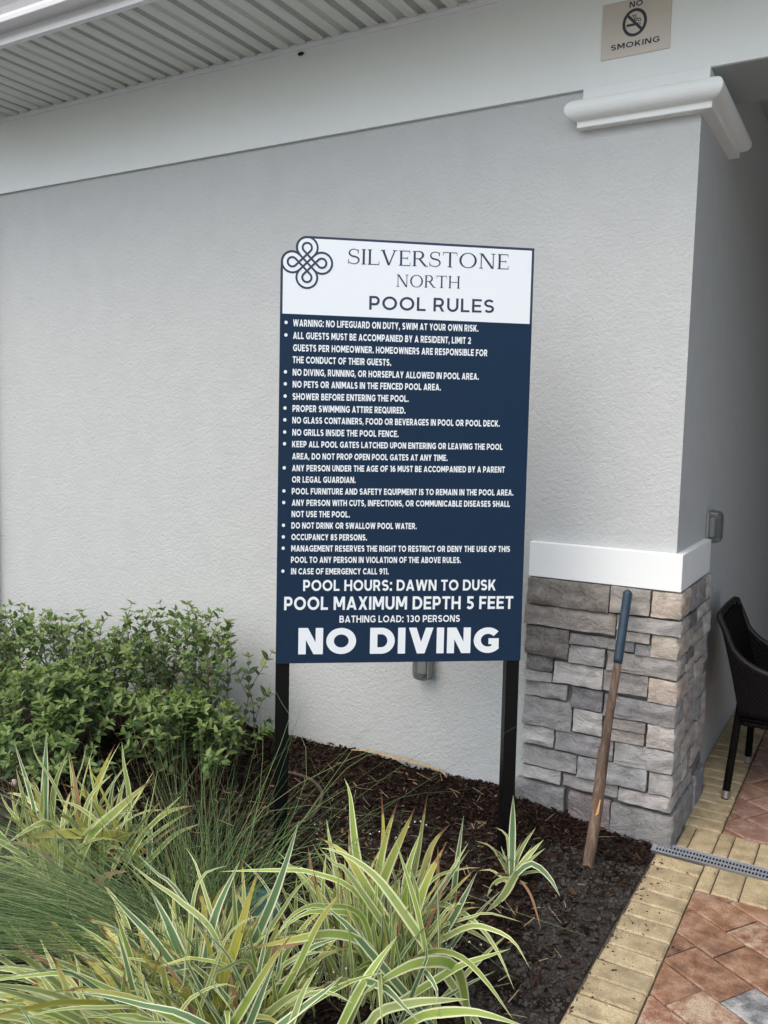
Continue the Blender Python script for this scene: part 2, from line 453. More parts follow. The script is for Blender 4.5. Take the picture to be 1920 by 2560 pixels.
# planting bed: gently uneven soil, a little higher against the wall, flush with the kerb course
def bed_z(x, y):
    z = .012 + .016 * nz(x, y, 0, 2.3) + .006 * nz(x, y, 4, 9) + .002 * nz(x, y, 7, 30)
    z += .032 * max(0, 1 + y / .5) * (1 if x < -.5 else max(0, (x + .0) / -.5))
    k = min(1, max(0, (-x) / .45))
    z = z * k - .012 * (1 - k)
    if x < -2.0: z += .02 * min(1, (-2.0 - x))
    return z
def bed():
    b = MB()
    xs = [-9, -7, -5.5, -4.6] + [-4.2 + .1 * i for i in range(14)] + [-2.8 + .025 * i for i in range(113)]
    ys = [-9, -7, -5, -4, -3.2] + [-2.7 + .025 * i for i in range(110)]
    xs = [x for x in xs if x < .006] + [.006]; ys = [y for y in ys if y < .01] + [.03]
    vs = [(x, y, bed_z(x, y)) for y in ys for x in xs]; w = len(xs)
    fs = [(j * w + i, j * w + i + 1, (j + 1) * w + i + 1, (j + 1) * w + i) for j in range(len(ys) - 1) for i in range(w - 1)]
    b.add(vs, fs)
    return b.build('soil_bed', M['soil'], kind='structure', smooth=True)
bed()

# ---- paving: every paver its own piece under the patio pavement
pave = MB(); pave.poly([(.008, -9, -.012), (12, -9, -.012), (12, 12, -.012), (.008, 12, -.012)])
pavement = pave.build('patio_pavement', M['joint'], kind='structure')

def clip(poly, nx, ny, d):
    """keep the side nx*x+ny*y >= d"""
    out = []
    for i in range(len(poly)):
        a, b = poly[i], poly[(i + 1) % len(poly)]
        da, db = nx * a[0] + ny * a[1] - d, nx * b[0] + ny * b[1] - d
        if da >= 0: out.append(a)
        if (da < 0) != (db < 0):
            t = da / (da - db); out.append((a[0] + (b[0] - a[0]) * t, a[1] + (b[1] - a[1]) * t))
    return out

def area(p): return .5 * abs(sum(p[i][0] * p[(i + 1) % len(p)][1] - p[(i + 1) % len(p)][0] * p[i][1] for i in range(len(p))))

def paver(poly, mat, parent=pavement, name='paver', gap=.0024, bev=.0075, label=None):
    if len(poly) < 3 or area(poly) < .0004: return
    cx = sum(p[0] for p in poly) / len(poly); cy = sum(p[1] for p in poly) / len(poly)
    if sum(poly[i][0] * poly[(i + 1) % len(poly)][1] - poly[(i + 1) % len(poly)][0] * poly[i][1] for i in range(len(poly))) < 0: poly = poly[::-1]
    n = len(poly); dz = random.uniform(-.0014, .0014); tx, ty = random.uniform(-.006, .006), random.uniform(-.006, .006)
    def ins(d):
        out = []
        for i in range(n):
            a, b, c = Vector(poly[i - 1]), Vector(poly[i]), Vector(poly[(i + 1) % n])
            e1 = (b - a).normalized(); e2 = (c - b).normalized()
            n1 = Vector((-e1.y, e1.x)); n2 = Vector((-e2.y, e2.x)); k = 1 + n1.dot(n2)
            out.append(b + (n1 + n2) * (d / max(k, .35)))
        return out
    jit = [random.uniform(-.0007, .0007) for _ in range(n)]
    lo, mi_, hi = ins(gap), ins(gap), ins(gap + bev)
    Z = lambda p, z: (p[0], p[1], z + dz + (p[0] - cx) * tx + (p[1] - cy) * ty)
    V = [Z(p, -.05) for p in lo] + [Z(p, -bev * .62 + jit[i]) for i, p in enumerate(mi_)] + [Z(p, 0) for p in hi]
    F = [(i, (i + 1) % n, n + (i + 1) % n, n + i) for i in range(n)] + [(n + i, n + (i + 1) % n, 2 * n + (i + 1) % n, 2 * n + i) for i in range(n)] + [tuple(range(2 * n, 3 * n))]
    b = MB(); b.add(V, F)
    return b.build(name, mat, parent, origin=(cx, cy, 0), label=label)

rect = lambda x0, x1, y0, y1: [(x0, y0), (x1, y0), (x1, y1), (x0, y1)]
# kerb course along the bed
y = -.146; k = 0
while y > -2.6:
    x0 = .010 + random.uniform(-.003, .004)
    if y > -1.25: x0 += .004
    paver(rect(x0, .199 + random.uniform(-.001, .001), y - .1005, y), M['tan_paver']); y -= .1013
# band on the near side of the drain
x = .2; w = .055
for w in [.055, .098] + [.1] * 12 + [.1] * 10:
    paver(rect(x, x + w, -.347, -.134), M['tan_paver']); x += w
# band on the far side of the drain
x = .064; i = 0
while x < 3.2:
    w = (.047 if i == 0 else (.096 if i % 2 else .06)); paver(rect(x, x + w, -.036 , .187), M['tan_paver']); x += w; i += 1
# course along the porch wall
y = .187
while y < 4.6:
    paver(rect(.0 if y > .6 else .05, .208 + random.uniform(-.002, .002), y, y + .1), M['tan_paver']); y += .1005
# field of larger blended pavers laid in staggered diagonal rows
E1 = Vector((.846, -.533)).normalized(); E2 = Vector((.533, .846)).normalized()
WC, LC = .157, .2345
row_phase = {0: .60, -1: .6847, -2: .6135, -3: .787}
def field(clips, xr, yr):
    for r in range(-30, 34):
        n1 = -.146 + r * WC; n0 = n1 - WC
        ph = row_phase.get(r, (.60 + (r % 3) * .078 + .03 * math.sin(r * 2.1)))
        ph += random.uniform(-.004, .004) if r not in row_phase else 0
        for c in range(-30, 34):
            e0 = ph + c * LC; e1 = e0 + LC
            q = [tuple(E1 * a + E2 * b) for a, b in ((e0, n0), (e1, n0), (e1, n1), (e0, n1))]
            if max(p[0] for p in q) < xr[0] or min(p[0] for p in q) > xr[1] or max(p[1] for p in q) < yr[0] or min(p[1] for p in q) > yr[1]: continue
            for cl in clips: 
                q = clip(q, *cl)
                if len(q) < 3: break
            if len(q) < 3: continue
            cx = sum(p[0] for p in q) / len(q); cy = sum(p[1] for p in q) / len(q)
            rnd = random.random(); label = None
            if cy > .1:
                mt = M['pink_paver'] if rnd < .6 else M['mix_paver'] if rnd < .9 else M['red_paver']
            else:
                mt = M['red_paver'] if rnd < .55 else M['mix_paver'] if rnd < .9 else M['char_paver']
                if r == -2 and c == 1: mt = M['char_paver']
                if (r, c) in ((-2, 0), (-1, 0), (-1, -1), (-3, -1), (-2, -1)): mt = M['red_paver']
                if (r, c) in ((-3, 0), (0, 0), (-1, 1), (-4, 0)): mt = M['mix_paver']
            if mt is M['char_paver']: label = 'charcoal grey mottled paver'
            paver(q, mt, gap=.0026, bev=.0065, label=label)
field([(1, 0, .2), (0, -1, .349)], (.2, 1.9), (-2.4, -.349))
field([(1, 0, .21), (0, 1, .19)], (.21, 1.6), (.19, 2.6))
# far part of the paving beyond what shows its joints
far = MB(); far.poly([(1.6, .2, -.004), (12, .2, -.004), (12, 12, -.004), (1.6, 12, -.004)]); far.poly([(.21, 2.6, -.004), (1.6, 2.6, -.004), (1.6, 12, -.004), (.21, 12, -.004)])
far.poly([(1.9, -9, -.004), (12, -9, -.004), (12, -.35, -.004), (1.9, -.35, -.004)]); far.poly([(.2, -9, -.004), (1.9, -9, -.004), (1.9, -2.4, -.004), (.2, -2.4, -.004)])
far.build('patio_floor', M['deck'], kind='structure')

# ---- drain grate between the two bands
dr = thing('channel_drain', 'long galvanised slotted drain grate set flush between two bands of tan pavers', 'drain', (0, -.085, 0))
b = MB(); X0, X1 = -.012, 3.1; pit = .0125
b.box(X0, X1, -.133, -.1165, -.004, .0005); b.box(X0, X1, -.0885, -.0815, -.004, .0005); b.box(X0, X1, -.0535, -.037, -.004, .0005)
n = int((X1 - X0) / pit) if False else int(1.6 / pit)
for i in range(n + 1):
    x = X0 + .012 + i * pit
    b.box(x, x + .0052, -.1165, -.0885, -.0035, .0); b.box(x, x + .0052, -.0815, -.0535, -.0035, .0)
b.box(X0 + .012 + n * pit, X1, -.1165, -.0885, -.0035, 0); b.box(X0 + .012 + n * pit, X1, -.0815, -.0535, -.0035, 0); b.box(X0, X0 + .012, -.1165, -.0535, -.0036, 0)
b.build('grate', M['grate'], dr)
b = MB(); b.box(X0, X1, -.1335, -.1315, -.011, .0015); b.box(X0, X1, -.0385, -.0365, -.011, .0015)
b.build('edge_rail', M['silver'], dr)
b = MB(); b.poly([(X0, -.132, -.0105), (X1, -.132, -.0105), (X1, -.038, -.0105), (X0, -.038, -.0105)])
b.build('channel', M['void'], dr)

# ================================================================== BUILDING
ZF, ZS = 3.069, 3.511
bd = thing('clubhouse', 'grey stucco clubhouse wall with white frieze, vented soffit, moulded corner cap and stone wainscot', 'building', (-2, .3, 0))
b = MB()
b.box(-5.6, 0, 0, .25, -.1, ZS + .1); b.box(-.25, 0, .25, 7, -.1, 3.9); b.box(-5.6, -5.35, .25, 7, -.1, ZS)
b.build('wall', M['stucco'], bd)
# frieze board and porch beam
b = MB(); b.box(-5.62, 9, -.018, -.001, ZF, ZS + .06); b.build('frieze', M['frieze'], bd)
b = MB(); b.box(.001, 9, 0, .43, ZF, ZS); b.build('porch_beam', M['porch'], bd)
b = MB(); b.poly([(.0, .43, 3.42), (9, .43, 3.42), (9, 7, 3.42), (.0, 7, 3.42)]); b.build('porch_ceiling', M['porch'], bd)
b = MB(); b.box(-.25, 9, 7, 7.2, -.1, 3.9); b.box(4.4, 4.6, 1.2, 7, -.1, 3.42); b.build('porch_wall', M['porch'], bd)
b = MB(); b.box(2.9, 3.5, 0.0, .6, -.1, ZF); b.build('porch_column', M['stucco'], bd)
# soffit: ribbed vented vinyl panels, each three ribs wide
def soffit_panel(x0, parent, nr, first):
    vs, fs, uv, pf = [], [], [], []
    b = MB(); P = .1016
    y0, y1 = -.692, -.012
    prof = []
    for i in range(nr):
        a = x0 + i * P
        prof += [(a, ZS - .0005, 0), (a + .040, ZS - .0005, 0), (a + .046, ZS + .011, 0), (a + .0465, ZS + .012, 1), (a + .0955, ZS + .012, 1), (a + .096, ZS + .011, 0)]
    prof.append((x0 + nr * P - .0008, ZS - .0005, 0))
    for (px, pz, p) in prof: b.v += [(px, y0, pz), (px, y1, pz)]
    me_p = []
    for i in range(len(prof) - 1):
        b.f.append([2 * i, 2 * i + 2, 2 * i + 3, 2 * i + 1]); b.mi.append(0)
        b.uv.append([(prof[i][0], y0), (prof[i + 1][0], y0), (prof[i + 1][0], y1), (prof[i][0], y1)]); b.hasuv = True
    o = b.build('soffit_panel', M['soffit'], parent, origin=(x0, -.35, ZS))
    at = o.data.attributes.new('perf', 'FLOAT', 'POINT')
    vals = []
    for j, (px, pz, p) in enumerate(prof):
        amt = p * (.45 if (int(round((px - x0) / P - .5)) == nr - 1) else 1.0)
        vals += [amt, amt]
    at.data.foreach_set('value', vals)
    return o
x = -.4 - 3 * .1016 * 13 + .025
for i in range(30): soffit_panel(x + i * .3048, bd, 3, i == 0)
b = MB(); b.box(-4.6, 6, -.026, -.0185, ZS - .022, ZS - .0007); b.box(-4.6, 6, -.0268, -.012, ZS + .013, ZS + .015); b.build('soffit_channel', M['gutter'], bd)
b = MB(); b.box(-4.9, 6, -.712, -.693, ZS - .012, ZS + .17); b.box(-4.9, 6, -.722, -.7125, ZS - .012, ZS + .012); b.build('fascia', M['gutter'], bd)
# ogee gutter
gp = [(-.7135, .045), (-.795, .040), (-.800, .043), (-.803, .062), (-.80, .075), (-.815, .10), (-.838, .125), (-.846, .15), (-.842, .165), (-.83, .167), (-.83, .160), (-.836, .150), (-.72, .150), (-.7135, .150)]
b = MB(); L, Rr = -4.9, 6
b.v = [(L, p[0], ZS + p[1]) for p in gp] + [(Rr, p[0], ZS + p[1]) for p in gp]; n = len(gp)
b.f = [[i, (i + 1) % n, n + (i + 1) % n, n + i] for i in range(n)] + [list(range(n))[::-1], list(range(n, 2 * n))]; b.mi = [0] * len(b.f); b.uv = [[(0, 0)] * len(f) for f in b.f]
b.build('gutter', M['gutter'], bd, bevel=.0015)
b = MB(); b.prism([(-4.9, -.85, ZS + .175), (9, -.85, ZS + .175), (9, 8, ZS + 3.2), (-4.9, 8, ZS + 3.2)], [(-4.9, -.85, ZS + .20), (9, -.85, ZS + .20), (9, 8, ZS + 3.26), (-4.9, 8, ZS + 3.26)])  # unseen slab over the building, added to block skylight
b.build('roof_blocker', M['roof_blocker'], bd)
# moulded cap round the top of the corner
def cap():
    prof = [(2.909, .0), (2.909, .046), (2.934, .046)]
    cz, cr = 2.976, .041
    for i in range(13):
        a = -math.pi / 2 + math.pi * i / 12; prof.append((cz + cr * math.sin(a), .046 + cr * 1.05 * math.cos(a)))
    prof += [(3.018, .030), (ZF - .001, .030), (ZF - .001, 0)]
    b = MB(); ring = []
    for z, o in prof:
        ring.append([(-.432 - o, 0.0 , z), (-.432 - o, -o, z), (0 + o, -o, z), (0 + o, .60 + o, z), (0, .60 + o, z)])
    n = 5
    for r in ring: b.v += r
    for i in range(len(ring) - 1):
        for j in range(n - 1): b.f.append([i * n + j, i * n + j + 1, (i + 1) * n + j + 1, (i + 1) * n + j])
    b.mi = [0] * len(b.f); b.uv = [[(0, 0)] * 4 for f in b.f]
    return b.build('corner_moulding', M['mould'], bd, bevel=.002)
cap()
b = MB(); b.prism([(-.614, 0.002, 1.047), (-.614, -.032, 1.047), (.032, -.032, 1.047), (.032, .60, 1.047), (.0, .60, 1.047)], [(-.614, 0.002, 1.199), (-.614, -.032, 1.199), (.032, -.032, 1.199), (.032, .60, 1.199), (.0, .60, 1.199)])
b.build('trim_band', M['trim'], bd, bevel=.003, seg=2)

# ---- stone wainscot: every stone a piece, on a mortar backing
b = MB(); b.prism([(-.604, 0, -.08), (-.604, -.018, -.08), (.022, -.018, -.08), (.022, .60, -.08), (0, .60, -.08)], [(-.604, 0, 1.046), (-.604, -.018, 1.046), (.022, -.018, 1.046), (.022, .60, 1.046), (0, .60, 1.046)])
mort = b.build('mortar_backing', M['mortar'], bd)

def stone(x0, x1, y0, y1, z0, z1, col, face, proud=.0, corner=False, rough=1.0, name='stone'):
    """rough block; face 'F' front (-y), 'S' side (+x), corner shows both"""
    g_ = .0016
    x0 += g_ if not corner or face == 'S' else g_; z0 += g_; z1 -= g_
    if face == 'F' and not corner: x1 -= g_
    if face == 'S' or corner: y1 -= g_
    if face == 'S': y0 += g_; 
    bm = bmesh.new()
    bmesh.ops.create_cube(bm, size=1)
    sx, sy, sz = x1 - x0, y1 - y0, z1 - z0
    for v in bm.verts: v.co = Vector((x0 + sx * (v.co.x + .5), y0 + sy * (v.co.y + .5), z0 + sz * (v.co.z + .5)))
    # subdivide along long axes
    def cut(axis, step):
        lo, hi = (x0, x1) if axis == 0 else (y0, y1) if axis == 1 else (z0, z1)
        n = max(1, int((hi - lo) / step))
        for i in range(1, n):
            co = Vector((0, 0, 0)); co[axis] = lo + (hi - lo) * i / n; no = Vector((0, 0, 0)); no[axis] = 1
            bmesh.ops.bisect_plane(bm, geom=bm.verts[:] + bm.edges[:] + bm.faces[:], plane_co=co, plane_no=no)
    cut(2, .016)
    if face == 'F' or corner: cut(0, .018)
    if face == 'S' or corner: cut(1, .022)
    seed = random.uniform(0, 100); A = .0125 * rough
    ledge = z0 + sz * random.uniform(.08, .38); tilt = random.uniform(-.10, .10)
    cxm = (x0 + x1) / 2
    for v in bm.verts:
        p = v.co.copy()
        def f(u, w):
            n1 = noise.fractal(Vector((u * 11, w * 17, seed)), 1.0, 2.0, 4)
            lo_ = (ledge + tilt * (u - cxm) + .012 * noise.noise(Vector((u * 22, seed, 0))))
            step = -.0085 * rough if w < lo_ else 0
            return A * n1 + step
        ez = min(p.z - z0, z1 - p.z)
        if (face == 'F' or corner) and p.y < y0 + 1e-5:
            ex = min(p.x - x0, (x1 - p.x))
            rnd = .0055 * max(0, 1 - min(ez, ex) / .012) ** 1.6
            v.co.y += f(p.x, p.z) + rnd
        if (face == 'S' or corner) and p.x > x1 - 1e-5:
            ey = min(p.y - y0, y1 - p.y)
            rnd = .0055 * max(0, 1 - min(ez, ey) / .012) ** 1.6
            v.co.x -= -f(p.y, p.z) * .9 * -1 * -1 + rnd if False else (rnd + A * .9 * abs(noise.fractal(Vector((p.y * 11, p.z * 17, seed + 9)), 1, 2, 4)))
        # ragged outline
        v.co.z += .0036 * noise.noise(Vector((p.x * 17, p.y * 17, seed + (5 if p.z > (z0 + z1) / 2 else 50))))
        if ez > 1e-4: v.co.x += .0032 * noise.noise(Vector((p.z * 30, seed, p.y * 10)))
    me = bpy.data.meshes.new(name); loc = Vector(((x0 + x1) / 2, (y0 + y1) / 2, (z0 + z1) / 2))
    for v in bm.verts: v.co -= loc
    bmesh.ops.recalc_face_normals(bm, faces=bm.faces)
    bm.to_mesh(me); bm.free(); me.materials.append(M['stone']); me.shade_smooth()
    try: me.set_sharp_from_angle(angle=R(48))
    except Exception: pass
    o = bpy.data.objects.new(name, me); COL.objects.link(o); o.parent = bd; o.location = loc - wloc(bd)
    o.color = (*col, 1)
    return o
DB, GR, LG, BL, TN, WM, VD = (.185, .168, .148), (.28, .278, .268), (.395, .392, .378), (.205, .208, .21), (.44, .38, .315), (.32, .30, .27), (.125, .12, .115)
FS = [(-.611,-.251,.930,1.044,DB),(-.248,-.084,.938,1.044,WM),(-.618,-.218,.840,.927,(.23,.21,.19)),
(-.610,-.413,.708,.835,(.14,.13,.12)),(-.412,-.137,.779,.825,(.19,.19,.19)),(-.212,-.075,.824,.867,WM),(-.134,-.069,.772,.820,BL),
(-.412,-.256,.698,.775,GR),(-.604,-.480,.641,.705,VD),(-.476,-.26,.600,.693,LG),(-.259,-.074,.602,.688,(.26,.245,.235)),
(-.607,-.479,.595,.638,GR),(-.604,-.412,.525,.593,GR),(-.392,-.256,.504,.593,(.155,.155,.165)),(-.607,-.388,.390,.520,(.27,.27,.265)),(-.380,-.252,.399,.501,LG),
(-.608,-.462,.306,.386,LG),(-.457,-.203,.302,.392,(.24,.24,.25)),(-.246,-.074,.445,.490,(.25,.235,.22)),(-.246,-.078,.392,.442,(.30,.275,.25)),
(-.607,-.357,.212,.294,GR),(-.353,-.058,.206,.297,(.28,.285,.29)),(-.600,-.424,.150,.206,LG),(-.414,-.175,.148,.200,(.29,.285,.275))]
for x0, x1, z0, z1, c in FS:
    stone(x0, x1, -.052 - random.uniform(0, .008), -.016, z0, z1, c, 'F')
CS = [(-.078,.939,1.042,TN,.145),(-.214,.869,.931,(.31,.30,.285),.11),(-.070,.773,.866,(.41,.365,.31),.15),(-.248,.690,.773,(.30,.285,.27),.10),
(-.073,.585,.684,(.41,.355,.30),.16),(-.252,.493,.584,(.235,.235,.235),.10),(-.068,.394,.492,(.40,.375,.35),.15),(-.199,.297,.389,(.32,.32,.315),.10),
(-.052,.200,.290,(.35,.34,.33),.15),(-.172,.140,.198,(.37,.355,.345),.12)]
for x0, z0, z1, c, dpt in CS:
    pr = random.uniform(0, .006)
    stone(x0, .046 + pr, -.052 - pr, dpt, z0, z1, c, 'F', corner=True)
# base course, larger and prouder
for x0, x1, z0, z1, c in [(-.627, -.402, -.06, .136, (.205, .207, .205)), (-.382, -.2, -.06, .130, (.20, .175, .17))]:
    stone(x0, x1, -.070, -.016, z0, z1, c, 'F', rough=.5)
stone(-.198, .063, -.070, .16, -.06, .124, (.225, .225, .22), 'F', corner=True, rough=.45)
# side stones
cols = [GR, LG, WM, (.22, .22, .23), (.33, .30, .28), VD, (.28, .26, .245), BL, (.38, .345, .315)]
rows = [(z0, z1, dpt) for x0, z0, z1, c, dpt in CS]
for z0, z1, dpt in rows:
    y = dpt
    while y < .595:
        L_ = random.choice([.09, .13, .17, .21]); y1 = y + L_
        if y1 > .54: y1 = .60
        if z1 - z0 > .08 and random.random() < .35:
            zm = z0 + (z1 - z0) * random.uniform(.4, .6)
            stone(.016, .044 + random.uniform(0, .012), y, y1, z0, zm, random.choice(cols), 'S'); stone(.016, .044 + random.uniform(0, .012), y, y1, zm, z1, random.choice(cols), 'S')
        else: stone(.016, .044 + random.uniform(0, .014), y, y1, z0, z1, random.choice(cols), 'S')
        y = y1
for y0, y1, c in [(.16, .36, (.22, .225, .23)), (.36, .415, LG), (.415, .61, (.19, .195, .205))]:
    stone(.016, .064, y0, y1, -.06, .136, c, 'S', rough=.5)

dp = thing('dark_edge_bar', 'narrow dark upright bar added for the darkness past the far left wall corner', 'dark_edge_bar', (-4.33, -.04, 0))  # added bar, stands in for the darkness beyond the wall corner
b = MB(); b.box(-4.37, -4.288, -.075, -.012, .0, 3.05); b.build('dark_bar', M['dark_edge'], dp, bevel=.006)
b = MB(); b.box(-4.38, -4.278, -.081, -.001, .95, .975); b.build('strap', M['dark_edge'], dp)
lump = MB(); bmm = bmesh.new(); bmesh.ops.create_icosphere(bmm, subdivisions=2, radius=1)
lump.add([(-1.882 + v.co.x * .020 * (1 + .2 * v.co.z) , -.022 + v.co.y * .006, 3.471 + v.co.z * .0095 * (1.0 if v.co.x < .5 else .75)) for v in bmm.verts], [[v.index for v in f.verts] for f in bmm.faces]); bmm.free()
tag(lump.build('mud_lump', M['lump'], smooth=True), 'small dark brown lump stuck high on the white frieze just below the soffit', 'mud lump')

# ================================================================== LETTERING
# capitals drawn as strokes and polygons in a box one unit high
def arc(cx, cy, rx, ry, a0, a1, n=14):
    return [(cx + rx * math.cos(R(a0 + (a1 - a0) * i / n)), cy + ry * math.sin(R(a0 + (a1 - a0) * i / n))) for i in range(n + 1)]

def glyph(ch, t):
    """-> width, list of ('P', polygon) or ('R', points, closed)"""
    h = t / 2; Tp = 1 - h
    V = lambda x, y0=0, y1=1: ('P', [(x - h, y0), (x + h, y0), (x + h, y1), (x - h, y1)])
    H = lambda y, x0, x1: ('P', [(x0, y - h * .92), (x1, y - h * .92), (x1, y + h * .92), (x0, y + h * .92)])
    def D(x0, y0, x1, y1, k=1.0):
        L = math.hypot(x1 - x0, y1 - y0); w = h * L / max(.2, abs(y1 - y0)) * k
        return ('P', [(x0 - w, y0), (x0 + w, y0), (x1 + w, y1), (x1 - w, y1)])
    Rb = lambda p, c=False: ('R', p, c)
    ring = lambda cx, cy, rx, ry: Rb(arc(cx, cy, rx, ry, 0, 360, 28)[:-1], True)
    g = {
     'A': (.88, [D(h * 1.1, 0, .44, 1, 1), D(.88 - h * 1.1, 0, .44, 1), H(.26, .2, .68)]),
     'B': (.74, [V(h), Rb([(h, Tp), (.42, Tp)] + arc(.42, (Tp + .53) / 2, .66 - h - .42, (Tp - .53) / 2, 90, -90, 10) + [(h, .53)]), Rb([(h, .53), (.44, .53)] + arc(.44, (h + .53) / 2, .74 - h - .44, (.53 - h) / 2, 90, -90, 10) + [(h, h)])]),
     'C': (.84, [Rb(arc(.5, .5, .5 - h, .5 - h, 42, 318, 22))]),
     'D': (.84, [V(h), Rb([(h, Tp), (.38, Tp)] + arc(.38, .5, .84 - h - .38, .5 - h, 90, -90, 16) + [(h, h)])]),
     'E': (.66, [V(h), H(Tp, h, .66), H(.5, h, .6), H(h, h, .66)]),
     'F': (.63, [V(h), H(Tp, h, .63), H(.48, h, .58)]),
     'G': (.88, [Rb(arc(.5, .5, .5 - h, .5 - h, 42, 325, 22)), H(.46, .52, .88), V(.88 - h, .16, .5)]),
     'H': (.80, [V(h), V(.80 - h), H(.5, h, .8 - h)]),
     'I': (t, [V(h)]),
     'K': (.80, [V(h), D(h * 1.3, .22, .80 - h * 1.5, 1), D(.80 - h * 1.35, 0, .34, .62)]),
     'L': (.60, [V(h), H(h, h, .60)]),
     'M': (.96, [V(h), V(.96 - h), D(.48, .22, h * 1.5, 1, 1.0), D(.48, .22, .96 - h * 1.5, 1)]),
     'N': (.82, [V(h), V(.82 - h), D(.82 - h * 1.4, 0, h * 1.4, 1)]),
     'O': (1.0, [ring(.5, .5, .5 - h, .5 - h)]),
     'P': (.70, [V(h), Rb([(h, Tp), (.40, Tp)] + arc(.40, (Tp + .40) / 2, .70 - h - .40, (Tp - .40) / 2, 90, -90, 12) + [(h, .40)])]),
     'Q': (1.0, [ring(.5, .5, .5 - h, .5 - h), D(.95, -.04, .60, .32)]),
     'R': (.76, [V(h), Rb([(h, Tp), (.42, Tp)] + arc(.42, (Tp + .42) / 2, .71 - h - .42, (Tp - .42) / 2, 90, -90, 12) + [(h, .42)]), D(.76 - h * 1.3, 0, .42, .44)]),
     'S': (.70, [Rb(arc(.35, .5 + (.5 - h) / 2, .35 - h, (.5 - h) / 2, 28, 255, 14) + arc(.35, .5 - (.5 - h) / 2, .35 - h, (.5 - h) / 2, 75, -152, 14))]),
     'T': (.70, [V(.35), H(Tp, 0, .70)]),
     'U': (.78, [Rb([(h, 1), (h, .4)] + arc(.39, .4, .39 - h, .4 - h, 180, 360, 14) + [(.78 - h, 1)])]),
     'V': (.86, [D(.43, 0, h * 1.1, 1), D(.43, 0, .86 - h * 1.1, 1)]),
     'W': (1.22, [D(.33, 0, h * 1.05, 1), D(.33, 0, .61, 1), D(.89, 0, .61, 1), D(.89, 0, 1.22 - h * 1.05, 1)]),
     'X': (.80, [D(h * 1.3, 0, .80 - h * 1.3, 1), D(.80 - h * 1.3, 0, h * 1.3, 1)]),
     'Y': (.80, [V(.40, 0, .46), D(.40, .36, h * 1.3, 1), D(.40, .36, .80 - h * 1.3, 1)]),
     '0': (.82, [ring(.41, .5, .41 - h, .5 - h)]),
     '1': (.40, [V(.40 - h), H(Tp, .02, .40)]),
     '2': (.68, [Rb(arc(.34, 1 - .34, .34 - h, .34 - h, 165, -25, 12) + [(.18, h * 1.1)]), H(h, .02, .68)]),
     '3': (.70, [Rb(arc(.35, .5 + (.5 - h) / 2, .33 - h, (.5 - h) / 2, 140, -90, 12)), Rb(arc(.35, .5 - (.5 - h) / 2, .35 - h, (.5 - h) / 2, 90, -140, 12))]),
     '5': (.68, [H(Tp, .10, .64), V(.10 + h, .46, 1), Rb([(.12, .58)] + arc(.33, .31, .35 - h, .31 - h + .01, 90, -145, 14))]),
     '6': (.74, [ring(.37, .33, .37 - h, .33 - h), Rb([(h, .33)] + arc(.52, .40, .52 - h, .60 - h, 180, 85, 10))]),
     '8': (.72, [ring(.36, .73, .32 - h, .27 - h + .01), ring(.36, .28, .36 - h, .28 - h)]),
     '9': (.74, [ring(.37, .67, .37 - h, .33 - h), Rb([(.74 - h, .67)] + arc(.22, .60, .52 - h, .60 - h, 0, -95, 10))]),
     '.': (t * 1.1, [('P', [(0, 0), (t * 1.1, 0), (t * 1.1, t * 1.1), (0, t * 1.1)])]),
     ':': (t * 1.1, [('P', [(0, 0), (t * 1.1, 0), (t * 1.1, t * 1.1), (0, t * 1.1)]), ('P', [(0, .58), (t * 1.1, .58), (t * 1.1, .58 + t * 1.1), (0, .58 + t * 1.1)])]),
     ',': (t * 1.1, [('P', [(0, -.16), (t * .6, -.16), (t * 1.1, t * 1.1), (t * .1, t * 1.1)])]),
     ' ': (.34, []),
    }
    return g[ch]

